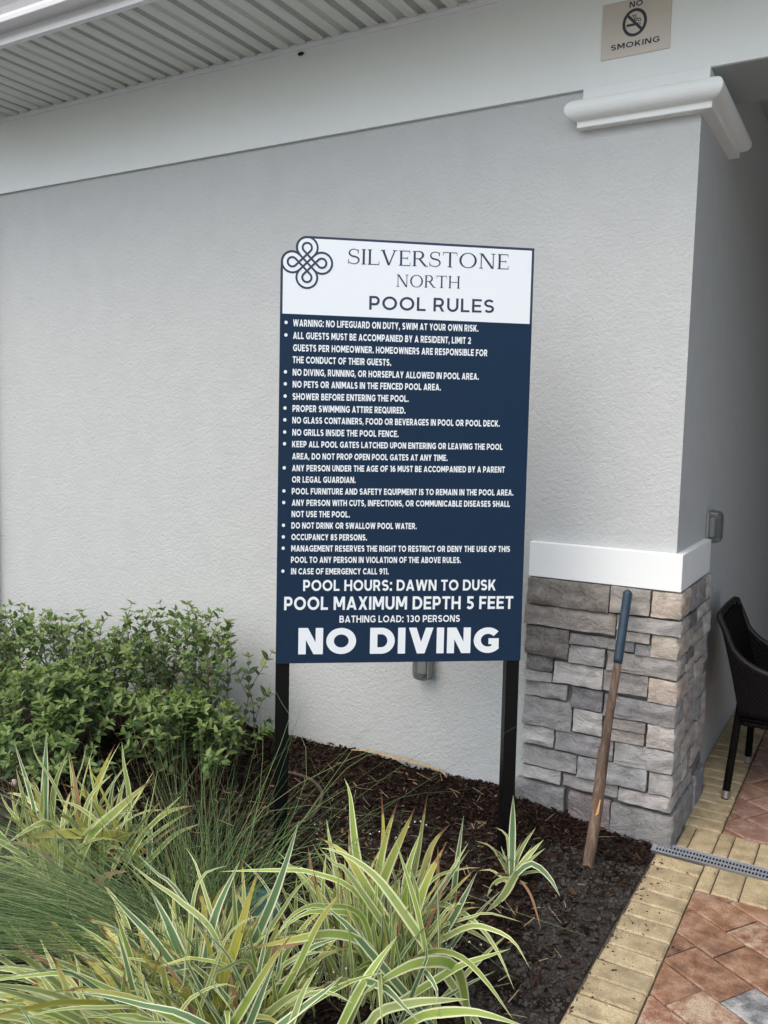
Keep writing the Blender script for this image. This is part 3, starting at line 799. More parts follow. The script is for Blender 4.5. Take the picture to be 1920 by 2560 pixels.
def serif_glyph(ch):
    a, k, s = .052, .115, .14     # hair, stem, serif length
    hb = lambda x, y, w=s: ('P', [(x - w / 2 - k / 2, y), (x + w / 2 + k / 2, y), (x + w / 2 + k / 2, y + a), (x - w / 2 - k / 2, y + a)])
    V = lambda x, w=k, y0=0, y1=1: ('P', [(x - w / 2, y0), (x + w / 2, y0), (x + w / 2, y1), (x - w / 2, y1)])
    H = lambda y, x0, x1: ('P', [(x0, y - a / 2), (x1, y - a / 2), (x1, y + a / 2), (x0, y + a / 2)])
    def D(x0, y0, x1, y1, w): return ('P', [(x0 - w / 2, y0), (x0 + w / 2, y0), (x1 + w / 2, y1), (x1 - w / 2, y1)])
    st = lambda x: [V(x), hb(x, 0, .1), hb(x, 1 - a, .1)]
    tri = lambda *p: ('P', list(p))
    def vr(pts, wd): return ('W', pts, wd)
    def ringv(cx, cy, rx, ry, wx, wy):
        n = 40; return ('Q', [((cx + rx * math.cos(6.28318 * i / n), cy + ry * math.sin(6.28318 * i / n)), (cx + (rx - wx) * math.cos(6.28318 * i / n), cy + (ry - wy) * math.sin(6.28318 * i / n))) for i in range(n)])
    if ch == 'S':
        p = arc(.36, .745, .25, .235, 35, 262, 14) + arc(.34, .265, .28, .24, 78, -150, 14)
        w = [a + (k * .95 - a) * math.exp(-((i - 14.5) / 6.2) ** 2) for i in range(len(p))]
        return .70, [vr(p, w), tri((.545, .72), (.60, .72), (.60, .98), (.57, .98)), tri((.09, .30), (.05, .30), (.05, .02), (.08, .02))]
    if ch == 'I': return .26, st(.13)
    if ch == 'L': return .66, st(.15) + [H(a / 2, .15, .64), tri((.60, 0), (.64, 0), (.66, .26), (.64, .26))]
    if ch == 'V': return .92, [D(.46, 0, .14, 1, k * 1.1), D(.46, 0, .78, 1, a * 1.3), hb(.14, 1 - a, .12), hb(.78, 1 - a, .10)]
    if ch == 'E': return .68, st(.15) + [H(a / 2, .15, .64), H(1 - a / 2, .15, .62), H(.51, .15, .50), tri((.60, 0), (.64, 0), (.66, .24), (.645, .24)), tri((.58, 1), (.62, 1), (.63, .79), (.615, .79)), tri((.48, .42), (.51, .42), (.51, .60), (.48, .60))]
    if ch == 'R': return .86, st(.15) + [vr([(.15, 1 - a / 2), (.38, 1 - a / 2)] + arc(.38, .745, .22, .24, 90, -90, 12) + [(.15, .505)], [a, a] + [a + (k - a) * math.sin(math.pi * i / 12) for i in range(13)] + [a]), D(.76, 0, .40, .50, k * 1.15), hb(.80, 0, .02)]
    if ch == 'T': return .84, [V(.42), hb(.42, 0, .12), H(1 - a / 2, .04, .80), tri((.04, 1), (.08, 1), (.045, .76), (.03, .76)), tri((.80, 1), (.76, 1), (.795, .76), (.81, .76))]
    if ch == 'O': return 1.04, [ringv(.52, .5, .48, .51, k * 1.05, a)]
    if ch == 'N': return .98, [V(.16, a), hb(.14, 1 - a, .06), hb(.16, 0, .1), V(.82, a), hb(.82, 1 - a, .1), D(.80, 0, .18, 1, k * 1.2)]
    if ch == 'H': return .96, st(.16) + st(.80) + [H(.5, .16, .80)]
    return .3, []

def ribbon(pts, w, closed=False):
    n = len(pts); L, Rr = [], []
    for i in range(n):
        if closed: a, b, c = Vector(pts[i - 1]), Vector(pts[i]), Vector(pts[(i + 1) % n])
        else: a, b, c = Vector(pts[max(i - 1, 0)]), Vector(pts[i]), Vector(pts[min(i + 1, n - 1)])
        e1 = (b - a); e2 = (c - b)
        if e1.length < 1e-6: e1 = e2
        if e2.length < 1e-6: e2 = e1
        e1.normalize(); e2.normalize()
        n1 = Vector((-e1.y, e1.x)); n2 = Vector((-e2.y, e2.x)); k = max(.45, 1 + n1.dot(n2))
        o = (n1 + n2) / k * ((w[i] if isinstance(w, list) else w) / 2)
        L.append(tuple(b + o)); Rr.append(tuple(b - o))
    q = [(L[i], L[i + 1], Rr[i + 1], Rr[i]) for i in range(n - 1)]
    if closed: q.append((L[-1], L[0], Rr[0], Rr[-1]))
    return q

def text_mb(s, x0, x1, base, cap, t, frame, lift=.0006, serif=False, slope=0.0, gap=None):
    """frame(a, b, h) -> world point; the line is fitted between x0 and x1"""
    gap = gap if gap is not None else (.125 if not serif else .045)
    glyphs = []; x = 0
    for ch in s:
        w, pr = (serif_glyph(ch) if serif and ch != ' ' else glyph(ch, t))
        glyphs.append((x, pr)); x += w + (gap if ch != ' ' else 0.02)
    tot = x - gap
    k = (x1 - x0) / tot
    b = MB()
    for gx, prims in glyphs:
        for i, pr in enumerate(prims):
            z = lift + i * .00004
            P = lambda q: frame(x0 + (gx + q[0]) * k, base + slope * (gx + q[0]) * k + q[1] * cap, z)
            if pr[0] == 'P':
                pts = [P(q) for q in pr[1]]; b.add(pts, [tuple(range(len(pts)))])
            elif pr[0] == 'R':
                for q in ribbon(pr[1], t, pr[2]): b.add([P(u) for u in q], [(0, 1, 2, 3)])
            elif pr[0] == 'W':
                for q in ribbon(pr[1], pr[2]): b.add([P(u) for u in q], [(0, 1, 2, 3)])
            elif pr[0] == 'Q':
                m_ = pr[1]; n = len(m_)
                for j in range(n):
                    b.add([P(m_[j][0]), P(m_[(j + 1) % n][0]), P(m_[(j + 1) % n][1]), P(m_[j][1])], [(0, 1, 2, 3)])
    return b

# ================================================================== POOL RULES SIGN
SO = Vector((-1.18309, -1.09307, .80605))
SU = Vector((0, 0, 1)); _r = Vector((math.cos(.6658), math.sin(.6658), 0)); _n = _r.cross(Vector((0, 0, 1)))
SU = (Vector((0, 0, 1)) + _n * -.02341 + _r * .00293).normalized(); SR = (_r - SU * _r.dot(SU)).normalized(); SN = SR.cross(SU)
SW, SH = .930, 1.548
S = lambda a, b, h=0: SO + SR * a + SU * b + SN * h
sg = thing('pool_rules_sign', 'tall navy and white pool rules sign on two black posts in the planting bed', 'sign', (-.82, -.80, 0))
for a in (.0, .8775):
    b = MB(); b.obox(SO, SR, SN, SU, (a, a + .0505), (-.0545, -.0045), (-.95, 1.44)); b.build('post', M['black_metal'], sg, bevel=.002)
# panel outline with the knot emblem's lobes at its top left corner
U = .1862 / 1030.0
LX, LY = 515 * U, SH - 515 * U
def lobes(rad, grow=0):
    pts = []
    p = (290 - 210.5)
    r = rad
    # intersection of the two circles on the diagonal
    s = (580 + math.sqrt(max(0, 580 ** 2 - 8 * (84100 - r * r)))) / 4
    a0 = math.degrees(math.atan2(s - 290, -s)); 
    for i in range(17):
        a = 90 + (a0 - 90 + (360 if a0 < 90 else 0)) * i / 16
        pts.append((LX + r * math.cos(R(a)) * U, LY + (290 + r * math.sin(R(a))) * U))
    b0 = math.degrees(math.atan2(s, -s + 290))
    for i in range(17):
        a = b0 + (180 - b0) * i / 16
        pts.append((LX + (-290 + r * math.cos(R(a))) * U, LY + r * math.sin(R(a)) * U))
    return pts
edge = lobes(225)
outline = [(0, 0), (SW, 0), (SW, SH)] + edge
b = MB(); b.prism([S(*p, -.004) for p in outline][::-1], [S(*p, 0) for p in outline][::-1])
b.build('panel', M['navy'], sg)
BW = .0092; HB = 1.272
inner = lobes(180)
head = [(BW * .9, HB), (SW - BW, HB), (SW - BW, SH - BW)] + inner
b = MB(); pts = [S(*p, .0004) for p in head]; b.add(pts, [tuple(range(len(pts)))])
b.build('header', M['white'], sg)
b = MB()   # printed dark margin round the header
for q in ribbon([(BW / 2, HB), (BW / 2, LY - 60 * U)], BW): b.add([S(*u, .0003) for u in q], [(0, 1, 2, 3)])
for q in ribbon([(LX + 60 * U, SH - BW / 2), (SW - BW / 2, SH - BW / 2), (SW - BW / 2, HB)], BW): b.add([S(*u, .0003) for u in q], [(0, 1, 2, 3)])
b.build('header_border', M['ink'], sg)
b = MB(); W_ = 40; k = 0
def stroke(pts, closed=False):
    global k
    k += 1
    for q in ribbon(pts, W_, closed): b.add([S(LX + u[0] * U, LY + u[1] * U, .0007 + k * .00005) for u in q], [(0, 1, 2, 3)])
for rot in range(4):
    c_, s_ = [(1, 0), (0, 1), (-1, 0), (0, -1)][rot]
    T_ = lambda p: (p[0] * c_ - p[1] * s_, p[0] * s_ + p[1] * c_)
    stroke([T_(p) for p in arc(0, 290, 205, 205, -45, 225, 34)])
    stroke([T_(p) for p in arc(0, 290, 90.5, 90.5, -45, 225, 26)])
    stroke([T_((-145 + 290, -145 - 0)) if False else T_((145, 145)), T_((-145, -145))]) if rot < 2 else None
    stroke([T_((-64, 226)), T_((226, -64))])
b.build('emblem', M['ink'], sg)
LT = [
 ('WARNING: NO LIFEGUARD ON DUTY, SWIM AT YOUR OWN RISK.', .0464, .7267, 1.2284, 1.2358, .0246, 1),
 ('ALL GUESTS MUST BE ACCOMPANIED BY A RESIDENT, LIMIT 2', .0470, .6997, 1.1837, 1.1900, .0247, 1),
 ('GUESTS PER HOMEOWNER. HOMEOWNERS ARE RESPONSIBLE FOR', .0476, .7636, 1.1402, 1.1474, .0247, 0),
 ('THE CONDUCT OF THEIR GUESTS.', .0468, .4043, 1.0978, 1.1002, .0247, 0),
 ('NO DIVING, RUNNING, OR HORSEPLAY ALLOWED IN POOL AREA.', .0475, .7335, 1.0534, 1.0600, .0242, 1),
 ('NO PETS OR ANIMALS IN THE FENCED POOL AREA.', .0480, .5914, 1.0105, 1.0165, .0242, 1),
 ('SHOWER BEFORE ENTERING THE POOL.', .0480, .4719, .9668, .9710, .0243, 1),
 ('PROPER SWIMMING ATTIRE REQUIRED.', .0486, .4614, .9238, .9280, .0243, 1),
 ('NO GLASS CONTAINERS, FOOD OR BEVERAGES IN POOL OR POOL DECK.', .0485, .8188, .8819, .8890, .0238, 1),
 ('NO GRILLS INSIDE THE POOL FENCE.', .0491, .4375, .8382, .8415, .0238, 1),
 ('KEEP ALL POOL GATES LATCHED UPON ENTERING OR LEAVING THE POOL', .0490, .8323, .7962, .8027, .0230, 1),
 ('AREA, DO NOT PROP OPEN POOL GATES AT ANY TIME.', .0496, .6241, .7525, .7576, .0230, 0),
 ('ANY PERSON UNDER THE AGE OF 16 MUST BE ACCOMPANIED BY A PARENT', .0495, .8443, .7093, .7180, .0230, 1),
 ('OR LEGAL GUARDIAN.', .0501, .2822, .6680, .6700, .0230, 0),
 ('POOL FURNITURE AND SAFETY EQUIPMENT IS TO REMAIN IN THE POOL AREA.', .0500, .8806, .6254, .6322, .0230, 1),
 ('ANY PERSON WITH CUTS, INFECTIONS, OR COMMUNICABLE DISEASES SHALL', .0506, .8685, .5833, .5891, .0230, 1),
 ('NOT USE THE POOL.', .0505, .2630, .5423, .5430, .0230, 0),
 ('DO NOT DRINK OR SWALLOW POOL WATER.', .0504, .5137, .5003, .5021, .0230, 1),
 ('OCCUPANCY 85 PERSONS.', .0509, .3285, .4579, .4584, .0230, 1),
 ('MANAGEMENT RESERVES THE RIGHT TO RESTRICT OR DENY THE USE OF THIS', .0508, .8743, .4162, .4180, .0230, 1),
 ('POOL TO ANY PERSON IN VIOLATION OF THE ABOVE RULES.', .0507, .6861, .3743, .3755, .0230, 0),
 ('IN CASE OF EMERGENCY CALL 911.', .0513, .4121, .3317, .3321, .0230, 1)]
for s_, x0, x1, y0, y1, cp, bul in LT:
    sl = (y1 - y0) / (x1 - x0)
    text_mb(s_, x0, x1, y0, cp, .215, S, slope=sl).build('lettering', M['white'], sg)
    if bul:
        b = MB(); b.add([S(.0215 + .0058 * math.cos(2 * math.pi * i / 18), y0 + cp * .52 + .0062 * math.sin(2 * math.pi * i / 18), .0006) for i in range(18)], [tuple(range(18))]); b.build('bullet', M['white'], sg)
text_mb('POOL HOURS: DAWN TO DUSK', .0964, .8241, .270, .0414, .20, S, slope=.002).build('lettering', M['white'], sg)
text_mb('POOL MAXIMUM DEPTH 5 FEET', .0277, .8939, .1994, .0496, .20, S, slope=.001).build('lettering', M['white'], sg)
text_mb('BATHING LOAD: 130 PERSONS', .2322, .6884, .1517, .0262, .19, S).build('lettering', M['white'], sg)
text_mb('NO DIVING', .0816, .8420, .0340, .0985, .25, S, slope=-.004, gap=.11).build('lettering', M['white'], sg)
text_mb('SILVERSTONE', .2365, .8353, 1.4571, .0541, .1, S, lift=.0009, serif=True, slope=.0165).build('lettering', M['ink'], sg)
text_mb('NORTH', .4147, .6545, 1.385, .0437, .1, S, lift=.0009, serif=True, slope=.018).build('lettering', M['ink'], sg)
text_mb('POOL RULES', .3194, .7836, 1.299, .0490, .165, S, lift=.0009, slope=.0155, gap=.17).build('lettering', M['ink'], sg)

# ================================================================== NO SMOKING PLATE
ns = thing('no_smoking_sign', 'small tan NO SMOKING plate with a struck-out cigarette on the white frieze', 'sign', (-.27, -.02, 3.16))
PX0, PX1, PZ0, PZ1 = -.398, -.128, 3.165, 3.378
NS = lambda a, b, h=0: Vector((a, -.0225 - h, b))
b = MB(); b.box(PX0, PX1, -.0222, -.0185, PZ0, PZ1); b.build('plate', M['ns_plate'], ns, bevel=.0006)
cxn, czn, rn = (PX0 + PX1) / 2 - .005, 3.287, .047
b = MB()
for q in ribbon(arc(cxn, czn, rn * .9, rn, 0, 360, 40)[:-1], .0115, True): b.add([NS(*u, .0002) for u in q], [(0, 1, 2, 3)])
for q in ribbon([(cxn - rn * .62, czn + rn * .66), (cxn + rn * .62, czn - rn * .66)], .0105): b.add([NS(*u, .00025) for u in q], [(0, 1, 2, 3)])
for x0_, x1_ in ((-.66, .30), (.36, .41), (.46, .50)):
    for q in ribbon([(cxn + rn * x0_, czn - .16 * rn), (cxn + rn * x1_, czn - .16 * rn)], .0095): b.add([NS(*u, .0003) for u in q], [(0, 1, 2, 3)])
for dx, dz in ((0, 0), (-.13, -.12)):
    pth = [(.50 + dx, .02 + dz * .2), (.48 + dx, .20 + dz), (.36 + dx, .26 + dz), (.12 + dx * .6, .27 + dz), (.09 + dx, .40 + dz * .6), (.06 + dx * 1.3, .56 + dz * .5), (-.10 + dx, .60)]
    for q in ribbon([(cxn + p[0] * rn, czn + p[1] * rn) for p in pth], .0034): b.add([NS(*u, .0003) for u in q], [(0, 1, 2, 3)])
b.build('symbol', M['ns_ink'], ns)
text_mb('NO', cxn - .0235, cxn + .0285, 3.346, .0215, .19, NS, lift=.0002, gap=.16).build('lettering', M['ns_ink'], ns)
text_mb('SMOKING', PX0 + .040, PX1 - .040, 3.196, .0215, .19, NS, lift=.0002, gap=.15).build('lettering', M['ns_ink'], ns)

# ================================================================== OUTLET COVERS
def outlet_cover(label, org, ax, an, group):
    """weatherproof bubble cover: back plate, box, rounded smoky lid, white outlet inside. ax = along wall, an = out of wall"""
    t = thing('outlet_cover', label, 'outlet cover', org, group)
    O = Vector(org); Z = Vector((0, 0, 1)); Z0 = Vector((0, 0, 0))
    b = MB(); b.obox(O, ax, an, Z, (-.048, .048), (.001, .012), (-.070, .075)); b.build('back_plate', M['cover'], t, bevel=.002)
    b = MB(); b.obox(O, ax, an, Z, (-.024, .024), (.0125, .032), (-.045, .045)); b.build('outlet', M['outlet'], t, bevel=.003, seg=2)
    # lid: tapered rounded shell
    b = MB(); lv = [(.0125, 1.0), (.048, .95), (.060, .86), (.066, .70)]; n = 28; rings = []
    for d, s in lv:
        r_ = []
        for i in range(n):
            a = 2 * math.pi * i / n; cx, cz = math.cos(a), math.sin(a)
            px = .041 * s * (abs(cx) ** .45) * (1 if cx > 0 else -1); pz = .082 * (s if cz > 0 else s * .93) * (abs(cz) ** .45) * (1 if cz > 0 else -1)
            r_.append(O + ax * px + an * d + Z * pz)
        rings.append(r_)
    for r_ in rings: b.v += [tuple(p) for p in r_]
    for j in range(len(rings) - 1):
        for i in range(n): b.f.append([j * n + i, j * n + (i + 1) % n, (j + 1) * n + (i + 1) % n, (j + 1) * n + i])
    b.f.append([(len(rings) - 1) * n + i for i in range(n)]); b.mi = [0] * len(b.f); b.uv = [[(0, 0)] * len(f) for f in b.f]
    b.build('lid', M['clear'], t, smooth=False)
    b = MB(); b.obox(O, ax, an, Z, (.0425, .0475), (.0125, .06), (-.055, .06)); b.build('hinge', M['cover'], t, bevel=.001)
X_, Y_ = Vector((1, 0, 0)), Vector((0, -1, 0))
outlet_cover('smoky clear bubble outlet cover on the grey wall just below the pool rules sign', (-1.128, 0, .565), X_, Y_, 'bubble outlet covers')
outlet_cover('smoky clear bubble outlet cover on the porch side wall just above the white trim band', (0, .665, 1.248), Vector((0, 1, 0)), Vector((1, 0, 0)), 'bubble outlet covers')

# ================================================================== SHOVEL HANDLE
hd = thing('shovel_handle', 'weathered wooden shovel handle with blue grip standing in the mulch against the stone', 'tool handle', (-.187, -.398, 0))
A0, A1 = Vector((-.187, -.400, -.03)), Vector((-.160, -.105, 1.047))
ax_ = lambda t: A0.lerp(A1, t)
b = MB(); pts, rad = [], []
for i in range(33):
    t = i / 32 * .745
    w = .0225 if t < .40 else .0225 - (t - .40) / .06 * .0050 if t < .46 else .0175 - (t - .46) * .006
    off = Vector((.003 * math.sin(t * 9) + .0012 * nz(t * 20, 3), .002 * math.sin(t * 7 + 1), 0)) + (Vector((-.0035, 0, 0)) if t < .43 else Vector((0, 0, 0)))
    pts.append(ax_(t) + off); rad.append(w * (1 + .05 * nz(t * 25, 9)))
b.tube(pts, rad, 14); b.build('shaft', M['wood'], hd, smooth=True)
b = MB(); b.add([ax_(t) + Vector((x, -.0235, 0)) for t, x in ((.205, .003), (.265, .012), (.262, .016), (.215, .015))] , [(0, 1, 2, 3)])
b.v = [(p[0], p[1] - .0005, p[2]) for p in b.v]; b.build('split', M['wood_raw'], hd)
b = MB(); pts, rad = [], []
for i in range(17):
    t = .735 + i / 16 * .265; pts.append(ax_(t)); u = (1 - t) * 1.08
    rad.append(.0185)

d_ = (A1 - A0).normalized(); e_ = pts[-1] - d_ * .016; pts = pts[:-1] + [e_]
for a in (15, 30, 45, 60, 75, 88): pts.append(e_ + d_ * .0185 * math.sin(R(a))); rad.append(.0185 * math.cos(R(a)))
b.tube(pts, rad, 16); b.build('grip', M['grip'], hd, smooth=True)

# ================================================================== CHAIR
ch = thing('wicker_chair', 'black wicker tub chair with silver leg caps on the patio beside the porch wall', 'chair', (.42, .83, 0))
YN, YF = .585, 1.105
def leg(fx, fy, tx, ty, tz=.44):
    f, t = Vector((fx, fy, 0)), Vector((tx, ty, tz))
    b = MB(); n = 46; b.tube([f.lerp(t, .075 + .925 * i / n) for i in range(n + 1)], [.0165 + (.0013 if i % 2 else 0) for i in range(n + 1)], 12)
    l = b.build('leg', M['wicker'], ch, smooth=True)
    b = MB(); b.tube([f.lerp(t, .008), f.lerp(t, .085)], [.0178, .0185], 16)
    b.build('leg_cap', M['silver'], l)
    b = MB(); b.tube([f.lerp(t, -.004), f.lerp(t, .012)], [.0165, .0172], 14)
    b.build('foot', M['black_metal'], l)
leg(.165, .566, .198, .625); leg(.192, 1.094, .205, 1.08); leg(.70, .566, .68, .61); leg(.70, 1.10, .68, 1.08)
def sheet(fn, nu, nv, name, th=.022, mat=None, parent=ch):
    """thick sheet between fn(u,v) points, offset along approximate normals"""
    P = [[fn(i / nu, j / nv) for j in range(nv + 1)] for i in range(nu + 1)]
    b = MB(); w = nv + 1; nrm = []
    for i in range(nu + 1):
        for j in range(nv + 1):
            du = P[min(i + 1, nu)][j] - P[max(i - 1, 0)][j]; dv = P[i][min(j + 1, nv)] - P[i][max(j - 1, 0)]
            nrm.append(du.cross(dv).normalized())
    top = [P[i][j] + nrm[i * w + j] * th / 2 for i in range(nu + 1) for j in range(w)]; bot = [P[i][j] - nrm[i * w + j] * th / 2 for i in range(nu + 1) for j in range(w)]
    n = len(top); F = []
    for i in range(nu):
        for j in range(nv):
            a = i * w + j; F += [(a, a + 1, a + w + 1, a + w), (n + a, n + a + w, n + a + w + 1, n + a + 1)]
    for i in range(nu): F += [(i * w, (i + 1) * w, n + (i + 1) * w, n + i * w), (i * w + nv, n + i * w + nv, n + (i + 1) * w + nv, (i + 1) * w + nv)]
    for j in range(nv): F += [(j, n + j, n + j + 1, j + 1), (nu * w + j, nu * w + j + 1, n + nu * w + j + 1, n + nu * w + j)]
    b.add(top + bot, F); return b.build(name, mat or M['wicker'], parent, smooth=True)
def topz(x):   # height of the back / arm rim along x
    pts = [(.09, .842), (.115, .79), (.155, .70), (.20, .655), (.26, .622), (.34, .598), (.50, .585), (.69, .575)]
    for (a, za), (c_, zc) in zip(pts, pts[1:]):
        if x <= c_: return za + (zc - za) * (x - a) / (c_ - a)
    return .575
def backx(z): return .198 - .108 * max(0, (z - .40) / .44) ** 1.15
sheet(lambda u, v: Vector((backx(.40 + .435 * v) + .012 * (2 * u - 1) ** 2, YN + .01 + (YF - YN - .02) * u - .012 * (1 - v) * (1 - 2 * u) * 0, .40 + .435 * v - .02 * (abs(2 * u - 1) ** 6) * v)), 16, 12, 'backrest')
for yy, sgn in ((YN, 1), (YF, -1)):
    def side(u, v, yy=yy):
        s = u ** 1.4
        xt = .09 + .60 * s; zt = topz(xt); xb = .198 + .49 * s
        z = .40 + (zt - .40) * v; x = xb + (xt - xb) * v
        if u == 0: x = backx(z)
        return Vector((x, yy, z))
    sheet(side, 22, 10, 'side_panel', .024)
    b = MB(); xs = [.088 + .60 * (i / 26) ** 1.5 for i in range(27)]
    b.tube([Vector((x, yy, topz(x))) for x in xs], .0145, 10); b.build('arm_rail', M['rim'], ch, smooth=True)
b = MB(); b.tube([(.092, YN, .838), (.086, YN + .04, .848), (.084, (YN + YF) / 2, .852), (.086, YF - .04, .848), (.092, YF, .838)], .0155, 10); b.build('top_rail', M['rim'], ch, smooth=True)
sheet(lambda u, v: Vector((.20 + .49 * u, YN + .01 + (YF - YN - .02) * v, .425 + .008 * math.sin(math.pi * u))), 6, 6, 'seat', .03)
def apron(u0, u1):
    b = MB()
    for k_ in range(3):
        z = .358 + k_ * .022
        n = max(8, int((Vector(u1) - Vector(u0)).length / .018))
        p0, p1 = Vector((*u0, z)), Vector((*u1, z))
        b.tube([p0.lerp(p1, i / n) + Vector((0, 0, .0)) for i in range(n + 1)], [.0115 + (.0022 if (i + k_) % 2 else -.001) for i in range(n + 1)], 8)
    b.build('apron', M['wicker'], ch, smooth=True)
apron((.205, YN + .02), (.69, YN + .02)); apron((.205, YF - .01), (.69, YF - .01)); apron((.69, YN + .02), (.69, YF - .01)); apron((.205, YN + .02), (.205, YF - .01))

# ================================================================== SMALL THINGS IN THE BED
vb = thing('valve_box_lid', 'round dark green plastic irrigation lid half hidden under the variegated leaves', 'irrigation lid', (-1.08, -1.37, .01))
b = MB(); n = 32; cz = .034; cc = Vector((-1.085, -1.37, 0))
prof = [(.118, -.03), (.118, cz - .004), (.114, cz), (.102, cz), (.099, cz - .004), (.095, cz - .002), (.0, cz)]
for r_, z in prof[:-1]: b.v += [(cc.x + r_ * math.cos(2 * math.pi * i / n), cc.y + r_ * math.sin(2 * math.pi * i / n), z) for i in range(n)]
for j in range(len(prof) - 2): b.f += [[j * n + i, j * n + (i + 1) % n, (j + 1) * n + (i + 1) % n, (j + 1) * n + i] for i in range(n)]
b.f.append([(len(prof) - 2) * n + i for i in range(n)]); b.mi = [0] * len(b.f); b.uv = [[(0, 0)] * len(f) for f in b.f]
b.build('lid', M['lid'], vb)
b = MB(); b.box(cc.x - .02, cc.x + .02, cc.y - .006, cc.y + .006, cz, cz + .006); b.build('handle', M['lid'], vb, bevel=.002)

def smooth_path(pts, per=8):
    P = [Vector(p) for p in pts]; P = [P[0] * 2 - P[1]] + P + [P[-1] * 2 - P[-2]]; out = []
    for i in range(1, len(P) - 2):
        for k_ in range(per):
            t = k_ / per; a, b_, c_, d = P[i - 1], P[i], P[i + 1], P[i + 2]
            out.append(.5 * ((2 * b_) + (c_ - a) * t + (2 * a - 5 * b_ + 4 * c_ - d) * t * t + (-a + 3 * b_ - 3 * c_ + d) * t ** 3))
    out.append(P[-2]); return out
b = MB(); tp = [(-1.72, -.40), (-1.62, -.385), (-1.50, -.40), (-1.40, -.46), (-1.336, -.56), (-1.285, -.70), (-1.30, -.80), (-1.34, -.93)]
b.tube(smooth_path([(x, y, bed_z(x, y) + .024) for x, y in tp]), .0075, 8)
tag(b.build('drip_tube', M['tube'], smooth=True), 'brown drip irrigation tube curving over the mulch just right of the left sign post', 'drip tube')
b = MB(); sp_ = smooth_path([(-1.50, -.055, bed_z(-1.5, -.05) + .03), (-1.40, -.035, .085), (-1.28, -.045, .088), (-1.15, -.03, .082), (-1.02, -.03, .072), (-.97, -.05, .055)], 6)
vs = []
for i, p in enumerate(sp_):
    w = .006 * math.sin(math.pi * (i + .6) / len(sp_)) + .0015; vs += [p + Vector((0, w, w * .6)), p - Vector((0, w, w * .6))]
b.add(vs, [(2 * i, 2 * i + 1, 2 * i + 3, 2 * i + 2) for i in range(len(sp_) - 1)])
tag(b.build('dry_leaf_blade', M['straw']), 'long pale dry leaf blade lying along the foot of the grey wall', 'dry leaf')

# bark mulch: thousands of shards
CH = MB()
def shard(b, x, y, z, L, w, th, yawa, tilt, rollv):
    d = Vector((math.cos(yawa) * math.cos(tilt), math.sin(yawa) * math.cos(tilt), math.sin(tilt)))
    s = Vector((-math.sin(yawa), math.cos(yawa), 0)); s = (s * math.cos(rollv) + d.cross(s) * math.sin(rollv)); u = d.cross(s)
    c = Vector((x, y, z)); r = random.uniform
    V = [c - d * L / 2 * r(.8, 1) + s * w * r(-.5, .1) , c - d * L / 2 * r(.6, .95) + s * w * r(.3, .6), c + d * L / 2 * r(.6, 1) + s * w * r(.2, .6), c + d * L / 2 * r(.8, 1) - s * w * r(.1, .5)]
    V2 = [p + u * th * r(.5, 1.2) for p in V]
    b.add(V + V2, [(0, 3, 2, 1), (4, 5, 6, 7), (0, 1, 5, 4), (1, 2, 6, 5), (2, 3, 7, 6), (3, 0, 4, 7)])
def soil_bare(x, y):     # bare dirt shows near the kerb
    k_ = nz(x, y, 2, 3.2) + .5 * nz(x, y, 5, 11)
    return x > -.30 + .06 * math.sin(y * 5) and k_ > -.22 - (x + .30) * 1.5 and y < -.30
cnt = 0
while cnt < 25000:
    x = random.uniform(-2.75, -.005); y = random.uniform(-2.3, -.005)
    if cnt < 3000: x = random.uniform(-1.6, -.3); y = random.uniform(-.35, -.005)
    if y > -.075 and x > -.635: continue
    if y < -1.2 and x < -1.9: continue
    if soil_bare(x, y) and random.random() < .80: continue
    L = random.choice([.012, .018, .024, .03, .036, .048]) * random.uniform(.7, 1.25)
    if cnt < 3000: L = min(L, .034)
    shard(CH, x, y, bed_z(x, y) + random.uniform(.0, .016), L, L * random.uniform(.18, .42), random.uniform(.002, .006), random.uniform(0, 6.28), random.gauss(0, .28), random.gauss(0, .5)); cnt += 1
CH.build('bark_mulch', M['chip'], kind='stuff')
# small crumbly clods of bare soil near the kerb course
CL = MB(); cnt = 0
while cnt < 5200:
    x = random.uniform(-.62, .0); y = random.uniform(-2.2, -.12)
    if not soil_bare(x, y) and random.random() < .8: continue
    s = random.choice([.002, .003, .004, .005, .007, .010]) * random.uniform(.7, 1.3)
    shard(CL, x, y, bed_z(x, y) + .001, s * 1.3, s * 1.8, s * .5, random.uniform(0, 6.28), random.gauss(0, .5), random.gauss(0, .5)); cnt += 1
CL.build('soil_crumbs', M['clod'], kind='stuff')
# dry bits: straw, needles, rusty leaf scraps
ST = MB(); 
for i in range(230):
    x = random.uniform(-2.2, -.05); y = random.uniform(-2.0, -.06)
    shard(ST, x, y, bed_z(x, y) + .022, random.uniform(.02, .11), random.uniform(.0012, .003), .001, random.uniform(0, 6.28), random.gauss(0, .12), 0)
ST.build('straw_litter', M['straw'], kind='stuff')
LF = MB()
for i in range(110):
    x = random.uniform(-2.3, -1.0) if i % 2 else random.uniform(-1.9, -.1); y = random.uniform(-1.2, -.08)
    shard(LF, x, y, bed_z(x, y) + .022, random.uniform(.015, .04), random.uniform(.006, .012), .0008, random.uniform(0, 6.28), random.gauss(0, .2), random.gauss(0, .4))
LF.build('leaf_litter', M['rust_leaf'], kind='stuff')
